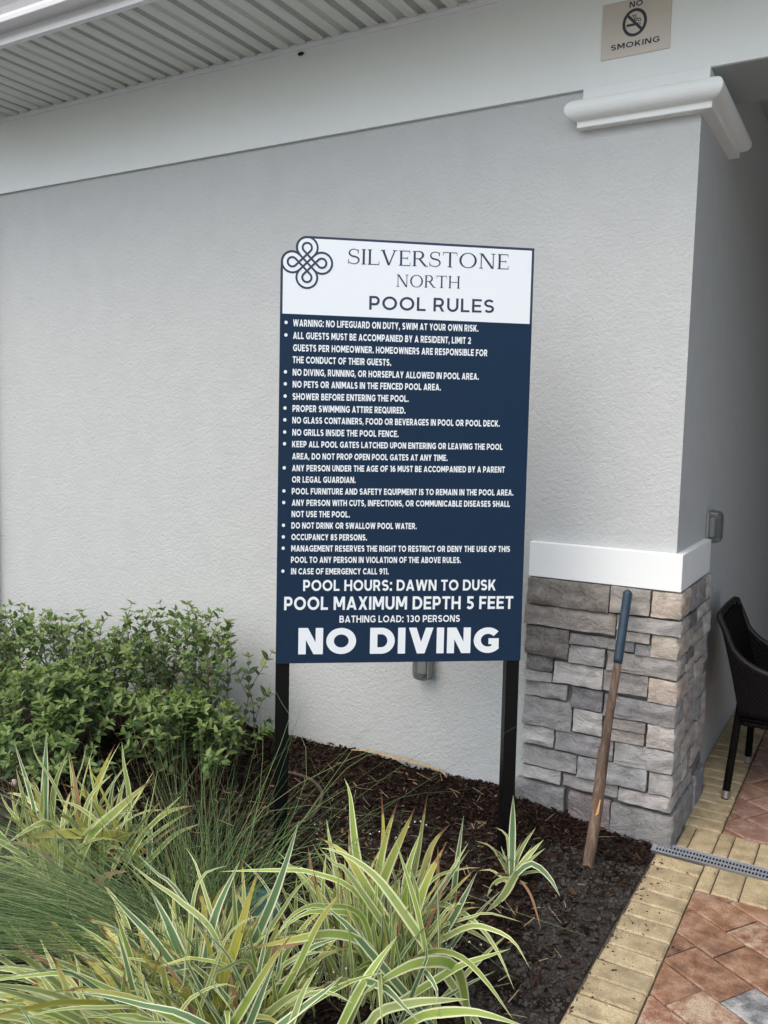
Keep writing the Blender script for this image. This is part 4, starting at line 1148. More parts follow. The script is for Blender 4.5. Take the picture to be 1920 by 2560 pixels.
# dark crumbs scattered over the kerb course and patio
CR = MB()
for i in range(560):
    if i > 430: x, y = random.uniform(.004, .03), random.uniform(-1.6, -.15)
    elif i < 270: x, y = abs(random.gauss(.0, .07)) + .01, random.uniform(-1.6, -.15)
    else: x, y = random.uniform(.01, 1.0), random.uniform(-1.6, 1.4)
    if x > .02 and -.135 < y < -.035: continue
    s = random.choice([.001, .0012, .0016, .002, .0022, .003, .0065]) * random.uniform(.7, 1.2)
    shard(CR, x, y, .001, s * random.uniform(1, 3), s, .0015, random.uniform(0, 6.28), 0, 0)
CR.build('dirt_crumbs', M['dirt'], kind='stuff')
# white pebbles under the shrub
for i, (x, y, lb) in enumerate([(-2.75, -1.03, 'white pebble highest at the left edge, on the mulch under the shrub'), (-2.62, -.98, 'white pebble under the shrub just above the back left flax lily'), (-2.60, -1.16, 'white pebble lowest at the left edge, beside the back left flax lily')]):
    bmm = bmesh.new(); bmesh.ops.create_icosphere(bmm, subdivisions=2, radius=1); sd_ = i * 7.3; b = MB()
    b.add([(x + v.co.x * .026 * (1 + .25 * noise.noise(v.co + Vector((sd_, 0, 0)))), y + v.co.y * .02, bed_z(x, y) + .02 + v.co.z * .016) for v in bmm.verts], [[v.index for v in f.verts] for f in bmm.faces]); bmm.free()
    tag(b.build('pebble', M['pebble'], smooth=True), lb, 'pebble', 'white pebbles under the left shrub')

# ================================================================== PLANTS
VIEW = Vector((.22, -.75, .62)).normalized()
def strap_leaf(pts, width, col, tip, parent, nseg=12, rollj=.35, name='leaf', base_w=.55, fold=.16):
    P = smooth_path(pts, 8)
    # resample evenly
    ds = [0]
    for a, b_ in zip(P, P[1:]): ds.append(ds[-1] + (b_ - a).length)
    tot = ds[-1]; Q = []; j = 0
    for i in range(nseg + 1):
        d = tot * i / nseg
        while j < len(ds) - 2 and ds[j + 1] < d: j += 1
        t = (d - ds[j]) / max(1e-6, ds[j + 1] - ds[j]); Q.append(P[j].lerp(P[j + 1], min(1, t)))
    ref = (VIEW + Vector((random.gauss(0, rollj), random.gauss(0, rollj * .6), random.gauss(0, rollj * .6)))).normalized()
    us = [0, .13, .5, .87, 1.0]; vs, uv = [], []; prev = None
    for i, p in enumerate(Q):
        t = (Q[min(i + 1, nseg)] - Q[max(i - 1, 0)]).normalized(); s = t.cross(ref)
        if s.length < .15: s = prev if prev else t.cross(Vector((1, 0, 0)))
        s = s.normalized()
        if prev: 
            if s.dot(prev) < 0: s = -s
            s = (s * .5 + prev * .5); s = (s - t * s.dot(t)).normalized()
        prev = s; nn = s.cross(t)
        if nn.dot(ref) < 0: nn = -nn
        f = i / nseg
        w = (base_w + (1 - base_w) * min(1, f / .35)) * (1 if f < .55 else max(.0, 1 - ((f - .55) / .45) ** 1.7))
        w = max(w, .015) * width / 2 * (1 + .10 * noise.noise(Vector((f * 7, width * 900, P[0].x * 50))))
        for u in us:
            k_ = (u - .5) * 2
            vs.append(p + s * w * k_ + nn * (abs(k_) * w * fold)); uv.append((u, f))
    fs = [(i * 5 + j, i * 5 + j + 1, i * 5 + j + 6, i * 5 + j + 5) for i in range(nseg) for j in range(4)]
    b = MB(); b.add(vs, fs, uvs=uv)
    mt = {0: 'strap0', 1: 'strap1', 2: 'strap2', 3: 'strap3', 4: 'strap4', 5: 'strap5'}[col]
    if tip and col in (0, 1, 2, 4): mt += 't'
    return b.build(name, M[mt], parent, smooth=True)

LEAVES = [
('K1', [[-0.578, -1.372, 0.069], [-0.659, -1.356, 0.341], [-0.7, -1.33, 0.503], [-0.734, -1.314, 0.55]], 0.0305, 1, 0),
('K1', [[-0.568, -1.414, 0.155], [-0.562, -1.357, 0.368], [-0.544, -1.301, 0.512]], 0.0277, 1, 1),
('K1', [[-0.593, -1.299, 0.273], [-0.611, -1.267, 0.39], [-0.637, -1.24, 0.497]], 0.0188, 3, 1),
('K1', [[-0.531, -1.507, 0.169], [-0.492, -1.464, 0.354], [-0.427, -1.401, 0.564]], 0.0333, 1, 1),
('K1', [[-0.46, -1.403, 0.208], [-0.455, -1.384, 0.351], [-0.43, -1.356, 0.468]], 0.0305, 1, 0),
('K1', [[-0.484, -1.292, 0.289], [-0.483, -1.246, 0.427], [-0.485, -1.208, 0.521]], 0.0222, 4, 1),
('K1', [[-0.415, -1.479, 0.135], [-0.37, -1.44, 0.345], [-0.319, -1.406, 0.485]], 0.0399, 1, 1),
('K1', [[-0.444, -1.329, 0.271], [-0.43, -1.278, 0.389], [-0.395, -1.221, 0.449]], 0.0288, 4, 1),
('K1', [[-0.367, -1.261, 0.166], [-0.363, -1.224, 0.366], [-0.361, -1.199, 0.473]], 0.0211, 2, 0),
('K1', [[-0.39, -1.359, 0.243], [-0.336, -1.313, 0.366], [-0.303, -1.286, 0.438]], 0.0188, 4, 0),
('K1', [[-0.402, -1.393, 0.209], [-0.334, -1.355, 0.345], [-0.28, -1.33, 0.441]], 0.0166, 2, 0),
('K1', [[-0.273, -1.528, 0.201], [-0.278, -1.527, 0.334], [-0.284, -1.53, 0.443]], 0.0266, 2, 0),
('K1', [[-0.339, -1.395, 0.174], [-0.294, -1.358, 0.272], [-0.256, -1.324, 0.375]], 0.0277, 2, 0),
('K2', [[-0.739, -1.723, 0.269], [-0.728, -1.645, 0.39], [-0.727, -1.572, 0.512]], 0.0283, 2, 0),
('K2', [[-0.573, -1.808, 0.209], [-0.506, -1.779, 0.372], [-0.439, -1.757, 0.482]], 0.0319, 1, 1),
('K1', [[-0.395, -1.775, 0.193], [-0.368, -1.721, 0.264], [-0.333, -1.665, 0.328]], 0.0277, 1, 0),
('K1', [[-0.412, -1.612, 0.178], [-0.439, -1.66, 0.27], [-0.496, -1.732, 0.316], [-0.573, -1.82, 0.318], [-0.656, -1.912, 0.312]], 0.0284, 1, 1),
('K1', [[-0.27, -1.636, 0.259], [-0.32, -1.724, 0.253], [-0.36, -1.808, 0.231]], 0.0321, 1, 0),
('K1', [[-0.368, -1.531, 0.148], [-0.321, -1.566, 0.217], [-0.251, -1.588, 0.274], [-0.167, -1.607, 0.292], [-0.086, -1.633, 0.269], [-0.001, -1.659, 0.215]], 0.0212, 1, 0),
('K1', [[-0.276, -1.592, 0.166], [-0.197, -1.539, 0.224], [-0.141, -1.504, 0.248], [-0.086, -1.469, 0.271]], 0.0292, 1, 0),
('K1', [[-0.302, -1.502, 0.035], [-0.238, -1.402, 0.114], [-0.188, -1.365, 0.178], [-0.146, -1.335, 0.224]], 0.0164, 4, 0),
('K1', [[-0.267, -1.537, 0.091], [-0.198, -1.491, 0.14], [-0.136, -1.451, 0.178]], 0.0153, 2, 0),
('K1', [[-0.337, -1.328, 0.246], [-0.229, -1.345, 0.221], [-0.154, -1.383, 0.185], [-0.086, -1.428, 0.126]], 0.0164, 4, 0),
('K1', [[-0.344, -1.399, 0.166], [-0.252, -1.381, 0.236], [-0.183, -1.383, 0.252], [-0.111, -1.386, 0.241], [-0.054, -1.402, 0.19]], 0.019, 4, 0),
('K1', [[-0.35, -1.34, 0.202], [-0.266, -1.331, 0.191], [-0.195, -1.331, 0.173], [-0.157, -1.348, 0.172]], 0.0182, 4, 0),
('K1', [[-0.27, -1.709, 0.129], [-0.221, -1.718, 0.177], [-0.147, -1.715, 0.213], [-0.068, -1.71, 0.237], [0.05, -1.686, 0.23]], 0.0263, 1, 0),
('K1', [[-0.269, -1.702, 0.182], [-0.198, -1.66, 0.192], [-0.138, -1.625, 0.197]], 0.0274, 4, 0),
('K1', [[-0.308, -1.775, 0.254], [-0.246, -1.798, 0.248], [-0.18, -1.819, 0.235]], 0.0226, 2, 0),
('K1', [[-0.307, -1.796, 0.27], [-0.273, -1.851, 0.267], [-0.235, -1.907, 0.253]], 0.0226, 4, 0),
('K1', [[-0.423, -1.74, 0.126], [-0.378, -1.701, 0.24], [-0.333, -1.665, 0.328]], 0.0248, 1, 0),
('K1', [[-0.278, -1.646, 0.21], [-0.256, -1.636, 0.288], [-0.269, -1.65, 0.335]], 0.0153, 2, 0),
('K1', [[-0.224, -1.669, 0.243], [-0.19, -1.707, 0.245], [-0.17, -1.753, 0.25]], 0.0182, 2, 0),
('K1', [[-0.262, -1.343, 0.243], [-0.223, -1.318, 0.255], [-0.176, -1.292, 0.245], [-0.128, -1.266, 0.229]], 0.0095, 4, 0),
('K1', [[-0.407, -1.529, 0.06], [-0.422, -1.518, 0.233], [-0.42, -1.499, 0.389]], 0.0212, 4, 0),
('K1', [[-0.358, -1.503, 0.344], [-0.374, -1.505, 0.405], [-0.393, -1.51, 0.456]], 0.0182, 1, 0),
('K1', [[-0.413, -1.367, 0.288], [-0.378, -1.341, 0.336], [-0.31, -1.299, 0.36], [-0.269, -1.275, 0.363]], 0.0164, 1, 0),
('K1', [[-0.359, -1.453, 0.282], [-0.327, -1.432, 0.294], [-0.309, -1.421, 0.299]], 0.0131, 3, 1),
('K1', [[-0.359, -1.403, 0.209], [-0.314, -1.369, 0.274], [-0.256, -1.334, 0.286]], 0.0139, 1, 0),
('K1', [[-0.324, -1.546, 0.302], [-0.426, -1.522, 0.516]], 0.02, 1, 0),
('K1', [[-0.413, -1.536, 0.339], [-0.5, -1.557, 0.422], [-0.58, -1.58, 0.459], [-0.636, -1.593, 0.461]], 0.0288, 4, 0),
('K1', [[-0.559, -1.501, 0.363], [-0.618, -1.501, 0.415], [-0.696, -1.514, 0.445]], 0.0333, 1, 1),
('K1', [[-0.562, -1.537, 0.367], [-0.619, -1.549, 0.401], [-0.665, -1.554, 0.436]], 0.0249, 4, 0),
('K1', [[-0.693, -1.414, 0.284], [-0.733, -1.397, 0.38], [-0.759, -1.377, 0.432]], 0.0222, 4, 0),
('K1', [[-0.668, -1.52, 0.247], [-0.673, -1.511, 0.346], [-0.672, -1.504, 0.401]], 0.0249, 1, 0),
('K5', [[-0.384, -0.701, 0.035], [-0.405, -0.654, 0.18], [-0.412, -0.642, 0.323]], 0.0288, 2, 0),
('K5', [[-0.394, -0.676, 0.035], [-0.371, -0.641, 0.126], [-0.332, -0.609, 0.203]], 0.0178, 4, 0),
('K5', [[-0.386, -0.686, 0.035], [-0.341, -0.66, 0.108], [-0.29, -0.634, 0.178]], 0.0206, 4, 0),
('K5', [[-0.384, -0.692, 0.045], [-0.33, -0.672, 0.102], [-0.276, -0.651, 0.157]], 0.0137, 4, 0),
('K5', [[-0.404, -0.67, 0.037], [-0.428, -0.647, 0.157], [-0.474, -0.648, 0.182]], 0.0137, 4, 0),
('K5', [[-0.408, -0.685, 0.035], [-0.479, -0.665, 0.107], [-0.543, -0.683, 0.126]], 0.0089, 4, 0),
('K5', [[-0.376, -0.712, 0.042], [-0.314, -0.695, 0.106], [-0.245, -0.687, 0.069], [-0.188, -0.731, 0.035]], 0.0233, 2, 0),
('K5', [[-0.362, -0.713, 0.061], [-0.361, -0.835, 0.035], [-0.371, -0.965, 0.035]], 0.0302, 4, 0),
('K5', [[-0.382, -0.715, 0.035], [-0.414, -0.743, 0.035], [-0.419, -0.799, 0.035], [-0.408, -0.872, 0.035]], 0.0178, 4, 0),
('K5', [[-0.405, -0.729, 0.035], [-0.466, -0.706, 0.042], [-0.507, -0.73, 0.037]], 0.0096, 4, 0),
('K5', [[-0.374, -0.679, 0.035], [-0.342, -0.654, 0.062], [-0.319, -0.639, 0.079]], 0.0151, 3, 0),
('K5', [[-0.348, -0.705, 0.035], [-0.276, -0.785, 0.035], [-0.176, -0.958, 0.035]], 0.009, 5, 1),
('K2', [[-0.826, -1.915, 0.051], [-0.82, -1.873, 0.216], [-0.813, -1.837, 0.333], [-0.778, -1.782, 0.465]], 0.0311, 2, 0),
('K2', [[-0.746, -1.918, 0.129], [-0.724, -1.87, 0.265], [-0.712, -1.831, 0.376], [-0.7, -1.794, 0.473]], 0.0284, 3, 1),
('K2', [[-0.885, -1.87, 0.235], [-0.893, -1.842, 0.354], [-0.882, -1.81, 0.41], [-0.838, -1.763, 0.425]], 0.0162, 4, 0),
('K2', [[-0.641, -1.871, 0.208], [-0.629, -1.851, 0.321], [-0.618, -1.835, 0.398]], 0.0196, 2, 0),
('K2', [[-0.547, -2.025, 0.211], [-0.521, -1.999, 0.307], [-0.499, -1.978, 0.378]], 0.023, 2, 0),
('K2', [[-0.595, -1.995, 0.216], [-0.541, -1.949, 0.335], [-0.499, -1.916, 0.408]], 0.025, 1, 1),
('K2', [[-0.722, -1.946, 0.269], [-0.701, -1.913, 0.346], [-0.668, -1.879, 0.377], [-0.636, -1.848, 0.383]], 0.0122, 4, 0),
('K2', [[-0.637, -1.955, 0.265], [-0.668, -1.966, 0.326], [-0.711, -1.986, 0.374], [-0.743, -2.001, 0.401]], 0.0108, 2, 0),
('K2', [[-0.724, -2.069, 0.215], [-0.693, -2.047, 0.255], [-0.642, -2.014, 0.281], [-0.605, -1.994, 0.273]], 0.0135, 4, 0),
('K1', [[-0.461, -1.683, 0.306], [-0.498, -1.7, 0.344], [-0.544, -1.722, 0.386]], 0.0255, 2, 0),
('K1', [[-0.567, -1.682, 0.349], [-0.594, -1.735, 0.359], [-0.61, -1.785, 0.344], [-0.621, -1.835, 0.301]], 0.0201, 1, 0),
('K1', [[-0.592, -1.644, 0.304], [-0.618, -1.696, 0.315], [-0.643, -1.752, 0.296], [-0.639, -1.789, 0.288]], 0.0201, 1, 0),
('K2', [[-0.456, -1.971, 0.223], [-0.436, -1.95, 0.303], [-0.407, -1.926, 0.363]], 0.0203, 4, 0),
('K2', [[-0.447, -1.963, 0.249], [-0.392, -1.925, 0.301], [-0.354, -1.898, 0.342]], 0.0243, 2, 0),
('K2', [[-0.608, -2.045, 0.352], [-0.6, -2.098, 0.354], [-0.514, -2.112, 0.303]], 0.0135, 4, 0),
('K2', [[-0.677, -1.741, 0.308], [-0.636, -1.707, 0.389], [-0.584, -1.671, 0.445]], 0.0155, 4, 0),
('K1', [[-0.692, -1.529, 0.285], [-0.76, -1.535, 0.325], [-0.831, -1.545, 0.346]], 0.019, 4, 0),
('K2', [[-0.676, -1.56, 0.357], [-0.785, -1.623, 0.363], [-0.921, -1.703, 0.356]], 0.0162, 1, 0),
('K2', [[-0.95, -1.854, 0.197], [-0.862, -1.801, 0.213], [-0.76, -1.743, 0.206]], 0.0169, 4, 0),
('K2', [[-0.862, -1.919, 0.199], [-0.779, -1.87, 0.204], [-0.69, -1.819, 0.196]], 0.0223, 2, 0),
('K2', [[-0.916, -1.875, 0.349], [-1.025, -1.877, 0.378], [-1.119, -1.871, 0.403]], 0.0169, 4, 0),
('K2', [[-0.938, -1.833, 0.322], [-1.047, -1.832, 0.373], [-1.133, -1.821, 0.399]], 0.0155, 2, 0),
('K2', [[-0.97, -1.733, 0.339], [-1.008, -1.722, 0.379], [-1.046, -1.712, 0.399]], 0.0149, 4, 0),
('K2', [[-0.891, -1.935, 0.209], [-0.945, -1.958, 0.28], [-1.006, -1.986, 0.345], [-1.062, -2.011, 0.409]], 0.025, 2, 0),
('K2', [[-0.889, -1.88, 0.172], [-0.962, -1.881, 0.281], [-1.023, -1.88, 0.345]], 0.0311, 2, 0),
('K3', [[-0.888, -2.066, 0.176], [-0.92, -2.072, 0.285], [-0.953, -2.08, 0.38]], 0.0208, 2, 0),
('K3', [[-0.943, -2.21, 0.215], [-0.98, -2.222, 0.298], [-1.015, -2.234, 0.367]], 0.0278, 4, 1),
('K3', [[-0.778, -2.171, 0.22], [-0.795, -2.173, 0.29], [-0.817, -2.18, 0.339]], 0.0189, 3, 1),
('K3', [[-0.972, -2.111, 0.205], [-0.991, -2.118, 0.242], [-1.002, -2.121, 0.273]], 0.0126, 2, 0),
('K3', [[-0.869, -2.389, 0.308], [-0.899, -2.4, 0.354], [-0.932, -2.417, 0.373]], 0.0142, 2, 0),
('K3', [[-0.684, -2.116, 0.225], [-0.778, -2.182, 0.293], [-0.867, -2.25, 0.321], [-0.921, -2.301, 0.325]], 0.0189, 1, 1),
('K3', [[-0.868, -2.114, 0.163], [-0.93, -2.16, 0.248], [-0.983, -2.204, 0.3], [-1.044, -2.257, 0.315]], 0.0183, 2, 0),
('K3', [[-1.111, -2.187, 0.252], [-1.128, -2.221, 0.295], [-1.135, -2.251, 0.319], [-1.14, -2.282, 0.324], [-1.185, -2.338, 0.322]], 0.0183, 4, 1),
('K3', [[-0.916, -2.133, 0.238], [-0.979, -2.193, 0.289], [-1.038, -2.255, 0.3], [-1.094, -2.316, 0.302], [-1.137, -2.371, 0.298]], 0.0145, 1, 0),
('K3', [[-0.928, -2.2, 0.225], [-0.995, -2.271, 0.283], [-1.058, -2.342, 0.317], [-1.095, -2.399, 0.348]], 0.0208, 4, 0),
('K3', [[-0.926, -2.252, 0.269], [-0.965, -2.312, 0.278], [-1.01, -2.377, 0.281], [-1.044, -2.435, 0.276]], 0.0189, 3, 1),
('K3', [[-0.827, -2.25, 0.29], [-0.874, -2.332, 0.315], [-0.913, -2.412, 0.325]], 0.0164, 4, 0),
('K3', [[-0.613, -2.129, 0.261], [-0.716, -2.203, 0.309], [-0.792, -2.262, 0.341], [-0.85, -2.314, 0.359]], 0.0189, 2, 0),
('K3', [[-0.964, -2.243, 0.228], [-1.009, -2.295, 0.274], [-1.051, -2.347, 0.312], [-1.094, -2.399, 0.345]], 0.0221, 4, 0),
('K3', [[-0.666, -2.214, 0.288], [-0.746, -2.286, 0.322], [-0.786, -2.337, 0.332]], 0.0221, 1, 0),
('K3', [[-0.617, -2.186, 0.283], [-0.697, -2.259, 0.309], [-0.776, -2.329, 0.354]], 0.0177, 4, 0),
('K3', [[-0.823, -1.97, 0.177], [-0.897, -2.005, 0.239], [-0.957, -2.033, 0.302]], 0.0142, 3, 0),
('K3', [[-0.767, -1.983, 0.289], [-0.814, -2.023, 0.278], [-0.874, -2.07, 0.27]], 0.0174, 1, 1),
('K3', [[-0.698, -2.059, 0.288], [-0.744, -2.082, 0.322], [-0.792, -2.104, 0.375]], 0.0133, 2, 0),
('K3', [[-0.718, -2.063, 0.353], [-0.7, -2.086, 0.312], [-0.695, -2.115, 0.29]], 0.0174, 4, 0),
('K4', [[-1.983, -1.516, 0.158], [-2.041, -1.507, 0.279], [-2.124, -1.507, 0.445]], 0.0244, 2, 0),
('K4', [[-2.041, -1.514, 0.166], [-2.082, -1.513, 0.276], [-2.111, -1.511, 0.346]], 0.0203, 4, 0),
('K4', [[-1.918, -1.535, 0.168], [-1.948, -1.505, 0.328], [-1.977, -1.474, 0.496]], 0.0338, 2, 0),
('K4', [[-1.914, -1.505, 0.214], [-1.922, -1.48, 0.316], [-1.899, -1.436, 0.434]], 0.0248, 1, 0),
('K4', [[-1.848, -1.488, 0.224], [-1.924, -1.5, 0.341], [-1.991, -1.51, 0.415], [-2.027, -1.505, 0.481]], 0.0135, 4, 0),
('K4', [[-1.849, -1.373, 0.218], [-1.84, -1.326, 0.329], [-1.824, -1.277, 0.423]], 0.0226, 3, 1),
('K4', [[-1.801, -1.467, 0.176], [-1.774, -1.438, 0.289], [-1.71, -1.391, 0.371]], 0.0208, 4, 0),
('K4', [[-1.755, -1.381, 0.177], [-1.749, -1.367, 0.269], [-1.739, -1.352, 0.347]], 0.0217, 2, 0),
('K4', [[-1.684, -1.584, 0.079], [-1.649, -1.548, 0.208], [-1.573, -1.494, 0.304], [-1.472, -1.421, 0.418]], 0.0415, 1, 1),
('K4', [[-1.653, -1.495, 0.189], [-1.746, -1.604, 0.212], [-1.844, -1.719, 0.22]], 0.0397, 3, 1),
('K4', [[-1.778, -1.589, 0.208], [-1.786, -1.638, 0.258], [-1.81, -1.704, 0.243], [-1.842, -1.778, 0.204]], 0.0298, 1, 0),
('K4', [[-1.781, -1.478, 0.172], [-1.816, -1.481, 0.22], [-1.85, -1.485, 0.255]], 0.0203, 3, 1),
('K4', [[-1.725, -1.602, 0.125], [-1.766, -1.64, 0.179], [-1.79, -1.671, 0.194], [-1.819, -1.709, 0.176]], 0.0162, 3, 0),
('K4', [[-1.8, -1.23, 0.206], [-1.843, -1.214, 0.31], [-1.876, -1.194, 0.396]], 0.0203, 1, 0),
('K4', [[-1.877, -1.331, 0.224], [-1.916, -1.316, 0.294], [-1.949, -1.299, 0.355]], 0.0158, 1, 0),
('K4', [[-1.722, -1.19, 0.16], [-1.712, -1.173, 0.256], [-1.707, -1.162, 0.327]], 0.0153, 1, 0),
('K4', [[-1.627, -1.376, 0.077], [-1.536, -1.313, 0.169], [-1.443, -1.251, 0.243]], 0.018, 1, 1),
('K4', [[-1.532, -1.379, 0.081], [-1.461, -1.327, 0.171], [-1.384, -1.277, 0.213]], 0.0189, 1, 0),
('K4', [[-1.828, -1.414, 0.258], [-1.878, -1.439, 0.293], [-1.926, -1.466, 0.31]], 0.0189, 3, 1),
('K4', [[-1.909, -1.402, 0.267], [-1.91, -1.365, 0.346], [-1.92, -1.332, 0.426]], 0.0099, 4, 0),
('K4', [[-1.984, -1.574, 0.162], [-2.044, -1.6, 0.237], [-2.071, -1.61, 0.29]], 0.0208, 4, 0),
('K4', [[-1.961, -1.515, 0.258], [-2.0, -1.532, 0.312], [-2.043, -1.551, 0.36]], 0.0162, 4, 0),
('K4', [[-2.057, -1.555, 0.197], [-2.071, -1.556, 0.252], [-2.078, -1.555, 0.297]], 0.0198, 1, 1),
('K4', [[-1.859, -1.618, 0.162], [-1.92, -1.646, 0.226], [-1.979, -1.677, 0.255]], 0.0226, 4, 1),
('K4', [[-1.599, -1.472, 0.112], [-1.586, -1.495, 0.103], [-1.585, -1.53, 0.043]], 0.0298, 4, 0),
('K4', [[-1.743, -1.432, 0.182], [-1.695, -1.4, 0.219], [-1.614, -1.351, 0.237]], 0.018, 4, 0),
]

KB = {'K1': (-.527, -1.463), 'K2': (-.806, -1.848), 'K3': (-.78, -2.02), 'K4': (-1.799, -1.482), 'K5': (-.404, -.671)}
KL = {'K1': 'largest variegated flax lily, big cream-edged clump in the middle in front of the sign',
      'K2': 'variegated flax lily left of the biggest clump, with one yellow red-tipped blade',
      'K3': 'variegated flax lily at the bottom left with its blades sweeping flat to the left',
      'K4': 'variegated flax lily at the back left, beside the green shrubs, with a yellow-green blade',
      'K5': 'small young variegated flax lily beside the foot of the right sign post'}
KT = {k: thing('flax_lily', KL[k], 'flax lily', (*KB[k], .0), 'variegated flax lilies in the bed') for k in KB}
for k, pts, w, col, tip in LEAVES:
    pts = [Vector(p) for p in pts]; bx, by = KB[k]; r = .02 if k == 'K5' else .07
    base = Vector((bx + random.gauss(0, r), by + random.gauss(0, r), .005))
    first = pts[0]; g = Vector((first.x - base.x, first.y - base.y, 0))
    if g.length > .22: base = Vector((first.x, first.y, 0)) - g.normalized() * random.uniform(.12, .2)   # crowns spread: rosettes root a little apart
    base.z = .005
    T0 = (pts[1] - pts[0]).normalized()          # run the blade back down to the soil the way it is heading
    if T0.z > .3:
        L0 = min(pts[0].z / T0.z, .45); e = pts[0] - T0 * L0
        e = Vector((e.x * .75 + base.x * .25, e.y * .75 + base.y * .25, .0)); P = [e] + pts if L0 > .03 else pts
    else:
        h = Vector((T0.x, T0.y, 0)).normalized(); zz = pts[0].z; a_ = pts[0] - h * (.05 + zz * .25) - Vector((0, 0, zz * .22)); e = a_ - h * (.02 + zz * .12); e.z = 0
        P = [e, a_] + pts if zz > .06 else [e] + pts
    L = sum((b_ - a).length for a, b_ in zip(P, P[1:]))
    strap_leaf(P, w * .95, col, tip, KT[k], nseg=max(9, min(20, int(L / .03))))

def fill_leaves(k, n, Lr, spread, wr, org=None, elev=(40, 88), azim=(0, 360), zcut=.6, r0=.09, cols=(0, 1, 2, 4, 4, 2, 0), avoid=None):
    bx, by = org or KB[k]; c_ = 0
    while c_ < n:
        az = R(random.uniform(*azim)); el = R(random.uniform(*elev)); L = random.uniform(*Lr)
        rr = abs(random.gauss(0, r0)); a2 = random.uniform(0, 6.28)
        p = Vector((bx + spread[0] * random.uniform(-1, 1) + rr * math.cos(a2), by + spread[1] * random.uniform(-1, 1) + rr * math.sin(a2), .0))
        d = Vector((math.cos(az) * math.cos(el), math.sin(az) * math.cos(el), math.sin(el))); P = [p]; droop = random.uniform(.1, 1.3) * (1.2 if el < 1.1 else .6)
        for i in range(5):
            p = p + d * L / 5; d = (d + Vector((0, 0, -droop * .22 * (i + 1) / 3)) + Vector((random.gauss(0, .04), random.gauss(0, .04), 0))).normalized()
            if p.z < .03: p.z = .03; d.z = max(d.z, 0); d.normalize()
            P.append(p.copy())
        if avoid and avoid(P[-1]): continue
        col = random.choice(cols); tip = random.random() < .45
        if random.random() < .05: col, tip = 3, 1
        if random.random() < .065: col = 5
        strap_leaf(P, random.uniform(*wr), col, tip, KT[k], nseg=9, rollj=.5); c_ += 1
rightside = lambda p: p.x > -.22 or (p.z > .40) or p.y > -1.12
fill_leaves('K1', 210, (.26, .46), (.13, .11), (.009, .020), elev=(48, 86), avoid=rightside, r0=.06)
fill_leaves('K2', 215, (.22, .46), (.18, .14), (.010, .022), elev=(40, 85), avoid=lambda p: p.z > .36 or p.y > -1.35)
fill_leaves('K3', 190, (.28, .5), (.16, .09), (.011, .023), elev=(10, 55), azim=(130, 245), cols=(0, 1, 4, 4, 4, 2, 1), avoid=lambda p: p.z > .24)
fill_leaves('K3', 95, (.28, .5), (.16, .12), (.013, .025), (-1.02, -2.0), elev=(8, 50), azim=(140, 250), cols=(0, 1, 4, 4, 4, 1), avoid=lambda p: p.z > .20)
fill_leaves('K4', 90, (.22, .48), (.2, .14), (.010, .022), elev=(35, 85), cols=(0, 1, 1, 2, 4), avoid=lambda p: p.z > .42)
fill_leaves('K5', 12, (.09, .17), (.0, .0), (.006, .012), elev=(30, 85), r0=.015, cols=(2, 4, 4), avoid=lambda p: p.z > .2)

# thin flower stalks with nodding seed heads
def stalk(k, base, top, nb, lean=.04):
    t = KT[k]; b = MB(); base = Vector(base); top = Vector(top)
    mid = base.lerp(top, .5) + Vector((random.gauss(0, lean), random.gauss(0, lean), .03))
    P = smooth_path([base, mid, top], 5); b.tube(P, .0011, 4)
    fl = []
    for i in range(nb):
        f = .45 + .55 * i / nb; j = int(f * (len(P) - 1)); o = P[j]; a = random.uniform(0, 6.28); L = random.uniform(.03, .085) * (1.3 - f * .5)
        e = o + Vector((math.cos(a) * L, math.sin(a) * L, L * random.uniform(.1, .7))); e2 = e + Vector((math.cos(a) * L * .4, math.sin(a) * L * .4, -L * random.uniform(.1, .5)))
        b.tube([o, o.lerp(e, .5) + Vector((0, 0, .006)), e, e2], .0006, 3)
        for q in (e, e2, o.lerp(e, .6)):
            z = q + Vector((random.gauss(0, .004), random.gauss(0, .004), -.008)); b.tube([q, z], .0005, 3); fl.append(z)
    st_ = b.build('flower_stalk', M['flower_stem'], t)
    b = MB(); b2 = MB()
    for z in fl:
        for q in range(3):
            a = random.uniform(0, 6.28); w = .0022; d = Vector((math.cos(a), math.sin(a), -.5)) * .006; s = Vector((-math.sin(a), math.cos(a), 0)) * w
            (b if random.random() < .12 else b2).add([z, z + d * .5 + s, z + d, z + d * .5 - s], [(0, 1, 2, 3)])
    if b.v: b.build('petals', M['petal'], st_)
    if b2.v: b2.build('buds', M['bud'], st_)
for i in range(5): stalk('K1', (-.62 + random.gauss(0, .03), -1.38, .02), (-.60 + random.gauss(0, .10), -1.32 + random.gauss(0, .04), .46 + random.uniform(-.05, .06)), 9)
stalk('K1', (-.40, -1.5, .02), (-.22, -1.45, .26), 7); stalk('K1', (-.55, -1.7, .1), (-.50, -1.86, .26), 8); stalk('K2', (-.9, -1.85, .02), (-1.02, -1.95, .30), 8)
stalk('K2', (-.85, -1.9, .02), (-.80, -2.05, .24), 8); stalk('K2', (-.95, -1.8, .02), (-1.04, -1.70, .36), 6); stalk('K5', (-.41, -.68, .02), (-.49, -.80, .11), 6); stalk('K1', (-.45, -1.5, .02), (-.28, -1.30, .28), 7)
stalk('K3', (-.8, -2.0, .02), (-1.0, -2.0, .2), 7)

